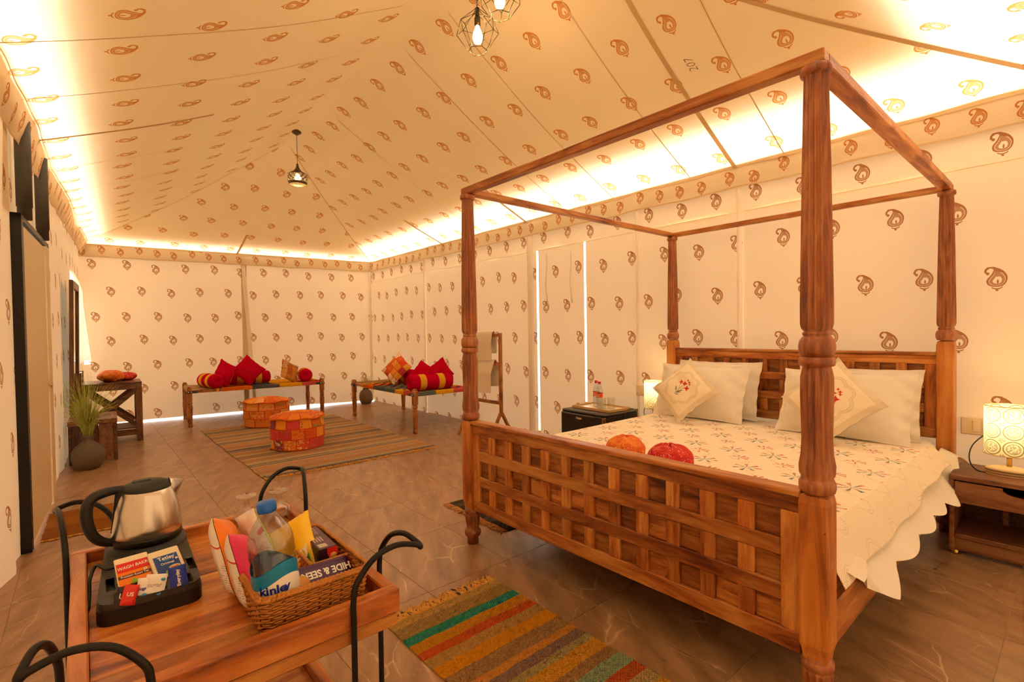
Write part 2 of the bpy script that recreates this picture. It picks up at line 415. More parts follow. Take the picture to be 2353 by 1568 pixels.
# roof --------------------------------------------------------------------------
def roofpt(A, B, C, D, s, t, dz=0, amp=1):
    P = lerp(lerp(A, B, s), lerp(C, D, s), t)
    P.z += dz - .07*math.sin(PI*t)*amp + .012*nz(P.x*1.1, P.y*1.1, 3)*min(1, 4*t)
    return P
panels = [('R', FRc, NRc, RG1, RG2, 60, 16, lambda P, t: (P.x, t*2.48)), ('L', FLc, NLc, RG1, RG2, 60, 16, lambda P, t: (-P.x, t*2.48)),
          ('F', FLc, FRc, RG1, RG1, 26, 16, lambda P, t: (P.y, t*2.8)), ('N', NLc, NRc, RG2, RG2, 26, 16, lambda P, t: (-P.y, t*2.8))]
ceil = struct('ceiling')
RP = {}
for nm, A, B, Cc, D, nu, nv, uvf in panels:
    fn = lambda a, b, A=A, B=B, Cc=Cc, D=D: roofpt(A, B, Cc, D, a, b)
    RP[nm] = fn
    G().grid(fn, nu, nv, lambda a, b, fn=fn, uvf=uvf: uvf(fn(a, b), b)).obj('roof_panel', M['roof'], ceil)
    t0 = {'R': .19, 'L': .12, 'F': .07, 'N': .24}[nm]
    G().grid(lambda a, b, A=A, B=B, Cc=Cc, D=D, t0=t0: roofpt(A, B, Cc, D, a, t0+(1-t0)*b, .08, .5), 20, 6).obj('outer_fly', M['canvas'], ceil)
def tape(fn, path, wd, off=.004, n=24, name='seam_tape', parent=ceil):
    """ribbon on a roof panel following path(k)->(s,t)"""
    P = [fn(*path(k/n)) for k in range(n+1)]
    V = []; F = []
    for i, p in enumerate(P):
        d = (P[min(i+1, n)]-P[max(i-1, 0)]).normalized()
        s, t = path(i/n); e = 1e-3
        nrm = (fn(min(s+e, 1), t)-fn(max(s-e, 0), t)).cross(fn(s, min(t+e, 1))-fn(s, max(t-e, 0)))
        nrm = nrm.normalized() if nrm.length > 1e-9 else Vector((0, 0, 1))
        if nrm.z > 0: nrm = -nrm
        sd = d.cross(nrm).normalized()*wd/2
        q = p+nrm*off; V += [q-sd, q+sd]
    for i in range(n): F.append((2*i, 2*i+1, 2*i+3, 2*i+2))
    return G().add(V, F, smooth=True).obj(name, M['tape'], parent)
def s_of(x, A, B): return (x-A[0])/(B[0]-A[0])
def inv_s(nm, A, B, x, tm=.93):   # seam that stays at constant x on a side panel
    def path(k):
        t = k*tm
        xa, xb = A[0]+(RG1[0]-A[0])*t, B[0]+(RG2[0]-B[0])*t
        return (min(1, max(0, (x-xa)/(xb-xa))), t)
    return path
for x, tm in ((.51, .9), (-2.1, .3), (-4.0, .3)): tape(RP['R'], inv_s('R', FRc, NRc, x, tm), .035)
for x in (.11, .9, -.75, -1.4, -3.0): tape(RP['R'], inv_s('R', FRc, NRc, x), .008)
for x in (-2.35, .3): tape(RP['L'], inv_s('L', FLc, NLc, x, .5), .03)
for x in (-.9, -1.6, -3.1, -3.9): tape(RP['L'], inv_s('L', FLc, NLc, x), .008)
for s in (.47,): tape(RP['F'], lambda k, s=s: (s, k*.25), .03)
for s in (.3, .62): tape(RP['N'], lambda k, s=s: (s, k*.9), .02)
tape(RP['R'], lambda k: (1, k*.97), .04); tape(RP['R'], lambda k: (0, k*.97), .014); tape(RP['L'], lambda k: (1, k*.97), .04); tape(RP['L'], lambda k: (0, k*.97), .014)
# hand-inked number on the right slope
solid('ink', '#6b4526', .8)
P = RP['R'](s_of(.42, (-6.13, 0, 0), (1.45, 0, 0)), .45)
def onR(x, t):
    xa, xb = FRc[0]+(RG1[0]-FRc[0])*t, NRc[0]+(RG2[0]-NRc[0])*t
    return RP['R']((x-xa)/(xb-xa), t)
e1 = onR(.665, .45); e2 = onR(.665, .55); nrm = Vector((0, -.48, -.87))
text('handwritten_number', '207', .085, M['ink'], ceil, frame(e1+nrm*.008, (e2-e1), Vector((-1, 0, .02))), .9, .2, -.0015)
# porch canopy over the entrance behind the bed end
G().grid(lambda a, b: Vector((2.42+1.2*a, -2.42+4.86*b, 2.65)), 4, 8, lambda a, b: (a*1.1, b*4.8)).obj('porch_canopy', M['roof'], ceil)
bx('outer_fly', (2.42, -2.45, 2.78), (3.7, 2.5, 2.8), M['canvas'], ceil)

# walls -------------------------------------------------------------------------
def wallgrid(A, B, z0, z1, name, m, parent, inw, amp=.018, seed=0, u=None, nu=None, zfun=None):
    """vertical cloth between plan points A and B; inw = inward unit vector"""
    A, B = Vector((*A, 0)), Vector((*B, 0)); L = (B-A).length; inw = Vector((*inw, 0))
    def fn(a, b):
        p = A+(B-A)*a; z = z0+(z1-z0)*b
        q = p.x*1.0+p.y
        d = amp*(nz(q*1.4, z*.5, seed)+.45*nz(q*4.5+z*.9, z*.4, seed+5))
        e = min(1, 4*a*L, 4*(1-a)*L)
        low = max(0, 1-z/.5)
        d += low*low*amp*1.2*nz(q*5, seed+9, 1)
        return p+inw*(d*e+.0)+Vector((0, 0, z if b > 0 else z0+(zfun(q) if zfun else 0)))
    uu = u or (lambda p: p.x)
    return G().grid(fn, nu or max(4, int(L*12)), max(4, int((z1-z0)*10)), lambda a, b: (uu(fn(a, b)), fn(a, b).z)).obj(name, m, parent)
def valance(A, B, parent, inw, u, seed=0, z1=2.655, z0=2.46, off=.035, top=None):
    A, B = Vector((*A, 0)), Vector((*B, 0)); L = (B-A).length; inw = Vector((*inw, 0))
    def fn(a, b):
        p = A+(B-A)*a; q = p.x+p.y
        d = (off*(.3+.7*(1-b)) if top is None else off*(1-b)+top(q)*b)+.010*nz(q*3.0, b*2, seed)+.006*math.sin(q*17)*(1-b)
        z = z0+(z1-z0)*b + .012*nz(q*2.2, seed, 2)
        return p+inw*d+Vector((0, 0, z))
    nu = int(L*22)
    G().grid(fn, nu, 5, lambda a, b: (u(fn(a, b)), fn(a, b).z-z0)).obj('valance', M['val'], parent)
    G().grid(lambda a, b: fn(a, 1)+Vector((0, 0, -.018+.036*b))+inw*.012, nu, 1).obj('eave_tape', M['tape'], parent)
    G().grid(lambda a, b: fn(a, 0)+Vector((0, 0, .012*b))+inw*.003, nu, 1).obj('valance_hem', M['tape'], parent)
wr = struct('wall_right')
rin = (0, -1)
M['wallR'].node_tree.nodes['Group'].inputs[1].default_value = .355; M['wallR'].node_tree.nodes['Group'].inputs[2].default_value = .40
M['wallR'].node_tree.nodes['Group'].inputs[4].default_value = .1945; M['wallR'].node_tree.nodes['Group'].inputs[5].default_value = .21
def yr(x): return 2.44-.02*min(1, (x+6.5)/6)
rw = [(-6.5, -4.56, .0), (-4.555, -1.93, .0), (-1.897, -1.172, .005), (-1.145, .545, .0), (.55, 3.6, .0)]
for i, (a, b, z0) in enumerate(rw):
    wallgrid((a, yr(a)), (b, yr(b)), z0-.003, 2.27, 'cloth_panel', M['wallR'], wr, rin, .02 if i != 2 else .028, i*3)
wallgrid((-6.5, yr(-6.5)), (3.6, 2.42), 2.265, 2.66, 'cloth_panel', M['wallR'], wr, rin, .01, 40)
bx('cloth_panel', (-1.93, 2.415, .0), (-1.89, 2.425, .075), M['tape'], wr); bx('cloth_panel', (-1.18, 2.415, .0), (-1.14, 2.425, .5), M['tape'], wr)
valance((-6.5, 2.44), (2.5, 2.42), wr, rin, lambda p: p.x, 1)
# cloth-covered poles and flap edges on the right wall
for x, wd in ((-4.555, .05), (.547, .045), (-2.03, .11), (-.467, .025)):
    G().grid(lambda a, b, x=x, wd=wd: Vector((x+wd*(a-.5), yr(x)-.012-.018*math.sin(PI*a), .01+2.45*b)), 6, 12).obj('pole_sleeve', M['white_cloth'], wr)
for x in (-1.72, -1.33):
    pts = [(x+.012*math.sin(k*.8), 2.385-.004*k % 3*.003, 2.2-.06*k) for k in range(11)]
    G().tube(pts, .009, 5).obj('tie_ribbon', M['white_cloth'], wr)
wf = struct('wall_far')
M['wallF'].node_tree.nodes['Group'].inputs[1].default_value = .37; M['wallF'].node_tree.nodes['Group'].inputs[2].default_value = .37
M['wallF'].node_tree.nodes['Group'].inputs[4].default_value = -.03; M['wallF'].node_tree.nodes['Group'].inputs[5].default_value = .065
fA, fB = (-7.03, -1.79), (-6.5, 2.44); fin = Vector((4.23, -.53)).normalized(); fin = (fin.x, fin.y)
mid = ((-7.03-6.5)/2+.003, .28)
uF = lambda p: p.y
wallgrid(fA, (-6.764, .33), .022, 2.66, 'cloth_panel', M['wallF'], wf, fin, .03, 60, uF, zfun=lambda q: .012*nz(q, 4, 4))
wallgrid((-6.772, .25), fB, .022, 2.66, 'cloth_panel', M['wallF'], wf, fin, .03, 66, uF, zfun=lambda q: .02*nz(q, 7, 4))
valance(fA, fB, wf, fin, uF, 5)
G().grid(lambda a, b: Vector((-6.76+.02*math.sin(PI*a), .25+.06*a+.14*(1-b), .01+2.45*b)), 6, 12).obj('pole_sleeve', M['white_cloth'], wf)
G().grid(lambda a, b: Vector((-6.46+.025*math.sin(PI*a), 2.36+.05*a, .01+2.45*b)), 6, 12).obj('pole_sleeve', M['white_cloth'], wf)
# left wall with the door opening
wl = struct('wall_left'); lin = Vector((.0579, 1)).normalized(); lin = (lin.x, lin.y)
uL = lambda p: -p.x
wallgrid((3.6, yl(3.6)), (-1.715, yl(-1.715)+.012), -.003, 2.66, 'cloth_panel', M['wallL'], wl, lin, .035, 80, uL)
wallgrid((-2.98, yl(-2.98)), (-5.6, yl(-5.6)), -.003, 2.66, 'cloth_panel', M['wallL'], wl, lin, .02, 85, uL)
wallgrid((-5.6, yl(-5.6)), (-6.75, yl(-6.75)), 2.1, 2.66, 'cloth_panel', M['wallL'], wl, lin, .01, 87, uL)
wallgrid((-5.6, yl(-5.6)), (-6.75, yl(-6.75)), .004, 1.0, 'cloth_panel', M['wallL'], wl, lin, .01, 88, uL)
wallgrid((-6.75, yl(-6.75)), (-7.03, -1.79), .004, 2.66, 'cloth_panel', M['wallL'], wl, lin, .004, 89, uL)
wallgrid((-1.5, yl(-1.5)-.005), (-3.0, yl(-3.0)-.005), 2.03, 2.66, 'cloth_panel', M['wallL'], wl, lin, .01, 90, uL)
valance((-7.03, -1.79), (2.5, yl(2.5)), wl, lin, uL, 9, z1=2.69, z0=2.49, off=.03, top=lambda q: .068+.03*abs(math.sin(q*1.35+.6)))
wn_ = struct('wall_near')
wallgrid((3.6, -2.42), (3.6, 2.44), .004, 2.66, 'cloth_panel', M['wallN'], wn_, (-1, 0), .02, 95, uF)
# curtain window at the far end of the left wall
win = struct('window_1')
bx('window_frame', (-6.74, yl(-6.7)-.03, .97), (-6.70, yl(-6.7)+.01, 2.1), M['tape'], win)
def curt(a, b):
    x = -5.58-1.15*a; z = 2.1-1.14*b
    bul = .05+.09*b*math.sin(PI*min(1, a*1.15))+.02*math.sin(a*22)*b
    return Vector((x, yl(x)+bul*min(1, 6*b+.2), z+.04*math.sin(a*6)))
M['curtain'] = plain_cloth('curtain', '#f2e6cf', .16, .1)
G().grid(curt, 30, 16).obj('curtain', M['curtain'], win)
solid('pipe', (.07, .06, .05), .55, noise_amt=.3)
# door
d1 = struct('door_1')
dv = Vector((-1, .0579, 0)).normalized()
def dpt(x, off=0, z=0): return Vector((x, yl(x)+off, z))
def dbox(name, x0, x1, z0, z1, o0, o1, m, parent, bev=.003):
    X = frame(dpt(x0), dv, (0, 0, 1)); L = abs(x1-x0)
    return G().box((0, z0, -o1), (L, z1, -o0), X, bev).obj(name, m, parent)
dbox('door_leaf', -1.78, -2.80, .015, 1.99, -.05, -.012, M['doorp'], d1)
dbox('door_jamb', -1.70, -1.775, 0, 2.04, -.06, .0, M['blackmetal'], d1); dbox('door_jamb', -2.81, -2.98, 0, 2.04, -.06, -.008, M['doorp'], d1)
dbox('door_head', -1.70, -2.98, 2.0, 2.04, -.06, .0, M['blackmetal'], d1)
solid('rust', '#8a4a20', .6)
dbox('hinge', -1.775, -1.80, 1.66, 1.80, -.02, .006, M['rust'], d1); dbox('hinge', -1.775, -1.80, .24, .38, -.02, .006, M['rust'], d1)
for z in (.80, .86, .95, 1.0):
    g = G(); a = dpt(-2.80, .0, z); g.tube([a, a+Vector((-.02, .035, 0)), a+Vector((-.09, .04, 0)), a+Vector((-.1, .02, 0))], .005, 6); g.obj('latch_bolt', M['steel'], d1)
g = G(); a = dpt(-2.80, 0, .93); g.tube([a, a+Vector((0, .05, .0)), a+Vector((-.05, .065, -.01)), a+Vector((-.11, .06, -.03))], .008, 8); g.sphere(a+Vector((0, .012, 0)), .025); g.obj('door_handle', M['steel'], d1)
g = G(); a = dpt(-2.9, .0, 1.18); g.tube([a, a+Vector((-.02, .03, 0)), a+Vector((-.05, .03, -.05)), a+Vector((-.05, .03, -.2)), a+Vector((-.02, .0, -.24))], .004, 5); g.obj('latch_chain', M['steel'], d1)
for x in (-1.93, -2.76):
    g = G(); g.lathe([(.036, 2.04), (.036, 2.12), (.04, 2.12), (.04, 2.66)], 14, Matrix.Translation((x, yl(x)+.05, 0))); g.obj('frame_pipe', M['pipe'], d1)
o = G().box((-.045, -.01, -.05), (.045, .014, .05), None, .004).obj('switch_box', M['cream']); o.location = dpt(-3.12, .02, 1.335); o.rotation_euler = (0, 0, -.058)
tag(o, 'small cream switch box on the tent wall beside the latched door', 'switch')
bx('rocker', (-.04, .014, -.04), (.005, .02, .04), M['blackmetal'], o)

# ================================================================== THE BED
BW, BL = 1.887, 2.277
bed = thing('four_poster_bed', (0, 0, 0), 'carved sheesham wood four-poster bed with canopy rails and grid-panelled footboard', 'bed')
leg_prof = [(.034, 0), (.034, .045), (.046, .05), (.05, .062), (.05, .078), (.044, .088), (.036, .092), (.036, .095, .12), (.042, .13, .14), (.046, .165, .12), (.046, .182), (.042, .186), (.047, .19), (.047, .212), (.04, .216), (.04, .225)]
up_front = [(.04, .755), (.05, .762), (.053, .775), (.053, .79), (.048, .8), (.045, .806), (.052, .82, .05), (.053, .845, .1), (.047, .88, .12), (.0445, .93, .12), (.046, 1.0, .12), (.048, 1.08, .12), (.0475, 1.13, .1), (.042, 1.158, .06), (.04, 1.163), (.05, 1.168), (.053, 1.18), (.05, 1.192), (.045, 1.196)]
up_top = [(.045, 0), (.051, .015), (.053, .032), (.05, .05), (.042, .062), (.038, .066), (.041, .07), (.041, .076), (.036, .08), (.044, .09, .05), (.0475, .105, .12), (.0475, .16, .13), (.0455, .3, .13), (.041, .6, .13), (.0355, .86, .12), (.0345, .885, .12), (.0345, .887), (.044, .891), (.046, .903), (.044, .915), (.036, .919)]
def post(x, y, front):
    g = G(); X = Matrix.Translation((x, y, 0))
    g.lathe(leg_prof, 112, X, 14)
    s = .0435; z0, z1 = (.222, .757) if front else (.222, 1.195)
    # square block with chamfered, rounded ends
    bm = [(.30, z0-.004), (.86, z0+.02), (1, z0+.045), (1, z1-.03), (.9, z1-.008), (.62, z1)]
    V = []; F = []
    for k, z in bm:
        c = s*k if k > .5 else s*.8; ch = .006
        for sx, sy in ((1, 1), (-1, 1), (-1, -1), (1, -1)):
            a, b = ((sx*c, sy*(c-ch)), (sx*(c-ch), sy*c))
            V += [(a[0], a[1], z), (b[0], b[1], z)] if sx*sy > 0 else [(b[0], b[1], z), (a[0], a[1], z)]
    for i in range(len(bm)-1):
        for j in range(8): F.append((i*8+j, i*8+(j+1) % 8, (i+1)*8+(j+1) % 8, (i+1)*8+j))
    F.append(tuple(range(7, -1, -1))); F.append(tuple((len(bm)-1)*8+j for j in range(8)))
    g.add(V, F, 1, X)
    if front:
        g.lathe(up_front, 112, X, 14)
        base, top = 1.196, 2.12
    else: base, top = 1.197, 2.12
    k = (top-base)/.919
    g.lathe([(p[0], base+p[1]*k)+tuple(p[2:]) for p in up_top], 112, X, 14)
    return g.obj('post', [M['post'], M['block']], bed)
for x in (0, BW):
    post(x, 0, True); post(x, BL, False)
for nm, a, b, m in (('canopy_rail', (-.035, -.024, 2.12), (BW+.03, .024, 2.162), 'woodx'), ('canopy_rail', (-.03, BL-.022, 2.118), (BW+.03, BL+.022, 2.155), 'woodx'),
                    ('canopy_rail', (-.024, .026, 2.12), (.024, BL-.024, 2.157), 'woody'), ('canopy_rail', (BW-.03, .026, 2.12), (BW+.03, BL-.024, 2.16), 'woody')):
    bx(nm, a, b, M[m], bed, .004)
def board(name, y, dz, front=True):
    x0, x1 = .043, BW-.043
    root = bx(name, (x0, y-.004, .262+dz), (x1, y+.016, .72+dz), M['panel'], bed)
    sw = .062
    cols = 12; ix0, ix1 = x0+sw, x1-sw; st = .058; pw = (ix1-ix0-st*(cols-1))/cols
    rows = [(.28, .372), (.43, .525), (.582, .68)]
    bx('top_rail', (x0, y-.022, .68+dz), (x1, y+.018, .735+dz), M['woodx'], root)
    bx('cap_rail', (x0-.004, y-.036, .735+dz), (x1+.004, y+.034, .757+dz), M['woodx'], root, .005)
    bx('bottom_rail', (x0, y-.022, .215+dz), (x1, y+.018, .28+dz), M['woodx'], root)
    bx('mid_rail', (ix0, y-.0235, .525+dz), (ix1, y+.016, .582+dz), M['woodx'], root); bx('mid_rail', (ix0, y-.0235, .372+dz), (ix1, y+.016, .43+dz), M['woodx'], root)
    bx('side_stile', (x0, y-.022, .28+dz), (ix0, y+.016, .68+dz), M['woodz'], root); bx('side_stile', (ix1, y-.022, .28+dz), (x1, y+.016, .68+dz), M['woodz'], root)
    pm = {}
    for (z0, z1) in rows:
        for c in range(cols):
            xa = ix0+c*(pw+st)
            for nm, wd, yy, m in (('panel', pw, -.009, 'panel'), ('stile', st, -.0215, 'woodz')):
                if nm == 'stile' and c == cols-1: continue
                k = (nm, z0)
                if k not in pm: pm[k] = o = G().box((0, yy, z0), (wd, -.003, z1), None, .002).obj(nm, M[m], root)
                else: o = dup(pm[k], root)
                o.location = (xa if nm == 'panel' else xa+pw, y, dz)
    return root
board('footboard', 0, 0); board('headboard', BL, .365)
bx('side_rail', (BW-.02, .044, .245), (BW+.035, BL-.044, .385), M['woody'], bed, .005); bx('side_rail', (-.035, .044, .245), (.02, BL-.044, .385), M['woody'], bed, .005)
bx('slat_deck', (.02, .05, .33), (BW-.02, BL-.03, .352), M['darkx'], bed)
# mattress
g = G(); g.box((.03, .05, .353), (BW-.045, BL-.035, .562), None, .045)
mt = g.obj('mattress', M['white_cloth'], loc=(0, 0, 0)); tag(mt, 'thick white mattress lying in the four-poster bed', 'mattress')
# white sheet with ruffled overhang on the right side
def sheetpt(a, b):
    y = .12+2.08*b
    prof = [(0, .04, .566), (.3, 1.0, .568), (.5, 1.70, .568), (.58, 1.815, .566), (.64, 1.845, .54), (.74, 1.865, .49), (.88, 1.915, .435), (1, 1.955, .375)]
    for i in range(len(prof)-1):
        if a <= prof[i+1][0]+1e-9:
            k = (a-prof[i][0])/(prof[i+1][0]-prof[i][0]); x = prof[i][1]*(1-k)+prof[i+1][1]*k; z = prof[i][2]*(1-k)+prof[i+1][2]*k; break
    f = max(0, (a-.76)/.24)
    wv = math.sin(y*21+1.3*math.sin(y*5))*.6+.4*math.sin(y*37+1)
    drop = 1 if y < 1.9 else max(.35, 1-(y-1.9)*2.5)
    near = max(0, 1-abs(y-.40)/.14)
    x += f*(.03*abs(math.sin(y*10+.6*math.sin(y*4))) + (.02 if .3 < y < 1.85 else .0)) + .02*near*f
    z = .566+(z-.566)*(drop if f > 0 else 1) + f*(.006*math.sin(y*4+.5)-.022*abs(math.sin(y*10+.6*math.sin(y*4)))) - .045*near*f + (.10*f if y < .26 else 0) - (.03*f*max(0, 1-abs(y-1.72)/.2))
    x += f*.02*max(0, 1-abs(y-1.72)/.2)
    return Vector((x, y, z))
sh = G().grid(sheetpt, 60, 240).obj('bed_sheet', M['sheet']); tag(sh, 'white cotton sheet spilling in ruffles over the side rail of the bed', 'sheet')
# printed bedspread
def spread_mat():
    m, t, p = newmat('block_printed_bedspread')
    u, v, _ = t.sep(t.n('TexCoord').outputs['UV'])
    Wc, Hc = .23, .165
    row = t.m('FLOOR', t.m('DIVIDE', v, Hc)); cu = t.m('ADD', t.m('DIVIDE', u, Wc), t.m('MULTIPLY', t.m('FLOORED_MODULO', row, 2.0), .5)); co = t.m('FLOOR', cu)
    a = t.m('MULTIPLY', t.m('SUBTRACT', t.m('SUBTRACT', cu, co), .5), Wc/.06); b = t.m('MULTIPLY', t.m('SUBTRACT', t.m('SUBTRACT', t.m('DIVIDE', v, Hc), row), .42), Hc/.06)
    par = t.m('FLOORED_MODULO', t.m('ADD', row, 0.0), 2.0)
    r = t.m('SQRT', t.m('ADD', t.m('MULTIPLY', a, a), t.m('MULTIPLY', b, b))); th = t.m('ARCTAN2', b, a)
    ray = t.m('GREATER_THAN', t.m('SINE', t.m('ADD', t.m('MULTIPLY', th, 9.0), t.m('MULTIPLY', r, 3.0))), .1)
    fan = t.m('MULTIPLY', t.m('MULTIPLY', ray, t.m('LESS_THAN', r, .85)), t.m('GREATER_THAN', b, t.m('MULTIPLY', t.m('MULTIPLY', a, a), -.3)))
    fan = t.m('MULTIPLY', fan, t.m('GREATER_THAN', r, .12))
    trunk = t.m('MULTIPLY', t.m('LESS_THAN', t.m('ABSOLUTE', t.m('ADD', a, t.m('MULTIPLY', b, .3))), .06), t.m('LESS_THAN', t.m('ABSOLUTE', t.m('ADD', b, .3)), .35))
    foot = t.m('MULTIPLY', t.m('LESS_THAN', t.m('ABSOLUTE', t.m('ADD', b, .66)), .05), t.m('LESS_THAN', t.m('ABSOLUTE', a), .4))
    palm = t.m('MAXIMUM', t.m('MAXIMUM', fan, trunk), foot)
    ray2 = t.m('GREATER_THAN', t.m('SINE', t.m('MULTIPLY', th, 7.0)), .55)
    sprig = t.m('MULTIPLY', ray2, t.m('LESS_THAN', r, 1.15))
    mask = t.m('ADD', t.m('MULTIPLY', palm, par), t.m('MULTIPLY', sprig, t.m('SUBTRACT', 1.0, par)))
    redtip = t.m('MAXIMUM', par, t.m('MULTIPLY', t.m('GREATER_THAN', r, .68), t.m('GREATER_THAN', b, -.1)))
    fade = t.ramp(t.noise(t.comb(u, v), 40, 3), [(.35, (.35, .35, .35, 1)), (.6, (1, 1, 1, 1))])
    # ogee trellis
    s1 = t.m('ABSOLUTE', t.m('SUBTRACT', t.m('FLOORED_MODULO', t.m('ADD', u, t.m('MULTIPLY', t.m('SINE', t.m('MULTIPLY', v, 2*PI/.3)), .06)), .21), .105))
    s2 = t.m('ABSOLUTE', t.m('SUBTRACT', t.m('FLOORED_MODULO', t.m('ADD', u, t.m('MULTIPLY', t.m('SINE', t.m('MULTIPLY', v, 2*PI/.3)), .075)), .21), .105))
    tr = t.m('MAXIMUM', t.m('LESS_THAN', s1, .0018), t.m('LESS_THAN', s2, .0018))
    edge = t.m('MINIMUM', t.m('SUBTRACT', 1.97, u), 5.0)
    inb = t.m('LESS_THAN', edge, .17)
    hb = t.m('SINE', t.m('MULTIPLY', t.m('ADD', v, t.m('PINGPONG', u, .05)), 420.0))
    hbm = t.m('MULTIPLY', t.m('GREATER_THAN', hb, .45), inb)
    base = srgb('#f7ead6')
    c = t.mix(t.m('MULTIPLY', tr, .35), base, srgb('#a88a62'))
    mk = t.m('MULTIPLY', t.m('MULTIPLY', mask, fade), t.m('SUBTRACT', 1.0, inb))
    c = t.mix(mk, c, t.mix(redtip, srgb('#6b7468'), srgb('#cc5a42')))
    c = t.mix(t.m('MULTIPLY', hbm, .4), c, srgb('#b39a72'))
    t.put(p.inputs['Base Color'], c); p.inputs['Roughness'].default_value = .85; p.inputs['Specular IOR Level'].default_value = .15
    t.put(p.inputs['Normal'], t.bump(t.noise(t.comb(u, v), 18, 3), .15, .01))
    return m
M['spread'] = spread_mat()
def spreadpt(a, b):
    y = .058+1.93*b; L = 1.97*a; flat = 1.80
    xr = .05
    z = .574+.004*nz(L*5, y*5, 2)
    over = 1.0 if y > .3 else 1.0
    if L <= flat-.0: x = xr+L
    else:
        s = L-flat; ang = min(s/.05, 1.35); x = xr+flat+.05*math.sin(ang)+max(0, s-.0675)*.45; z -= .05*(1-math.cos(ang))+max(0, s-.0675)*.85
        x += .006*math.sin(y*13)*min(1, s/.1)
    if L > 1.86 and y > 1.2: z += (L-1.86)*.35
    return Vector((x, y, z))
sp = G().slab(spreadpt, 80, 60, .005, uvf=lambda a, b: (1.97*a, 1.93*b)).obj('bedspread', M['spread']); tag(sp, 'cream block-printed bedspread with red palms and herringbone border', 'bedspread')

# cushions ----------------------------------------------------------------------
def cushion_g(wd, ht, th, n=20, pinch=.07, flange=0, mi=(0, 0), seed=0, lump=.01, g=None):
    """flat cushion in local XZ, thickness along Y, centred"""
    g = g or G()
    for side in (1, -1):
        def fn(a, b, side=side):
            u, v = a*2-1, b*2-1
            kx = 1-pinch*(1-u*u)*0-pinch*(1-abs(v))**1.2*0
            x = wd/2*u*(1-pinch*(1-v*v)*abs(u)**3); z = ht/2*v*(1-pinch*(1-u*u)*abs(v)**3)
            fu, fv = max(0, 1-abs(u)**2.6), max(0, 1-abs(v)**2.6)
            if flange:
                uu, vv = min(1, abs(u)*(1+flange)), min(1, abs(v)*(1+flange)); fu, fv = max(0, 1-uu**2.6), max(0, 1-vv**2.6)
            y = side*(th/2*(fu*fv)**.55+.0015) + lump*nz(u*2.2+seed, v*2.2, side)*(fu*fv)**.5
            if flange: y += .006*math.sin(14*(u+v)+seed)*(1-min(1, 3*(fu*fv)))
            return Vector((x, y, z))
        g.grid(fn, n, n, lambda a, b: (a, b), mi[0] if side < 0 else mi[1], flip=side > 0)
    return g
def place(o, loc, rz=0, rx=0, ry=0):
    o.matrix_world = Matrix.Translation(loc) @ Matrix.Rotation(rz, 4, 'Z') @ Matrix.Rotation(rx, 4, 'X') @ Matrix.Rotation(ry, 4, 'Y'); return o
def pillow(x, y, z, rz, rx, label, wd=.70, ht=.46, th=.17, seed=0):
    o = cushion_g(wd, ht, th, 26, .05, .09, seed=seed, lump=.02).obj('pillow', M['sheet'])
    place(o, (x, y, z), rz, rx); return tag(o, label, 'pillow')
pillow(.47, 2.135, .80, .02, -.28, 'white pillow against the headboard, behind another, on the mini fridge side', seed=2)
pillow(.42, 1.965, .785, .04, -.42, 'plump white pillow directly behind the printed cushion near the mini fridge', wd=.74, seed=5)
pillow(1.44, 2.135, .79, .0, -.28, 'white pillow with ruffled edge against the headboard, farther from the mini fridge', wd=.72, seed=9)
pillow(1.41, 1.965, .785, -.02, -.42, 'plump white pillow behind the printed cushion by the wooden nightstand with drawer', wd=.76, seed=12)
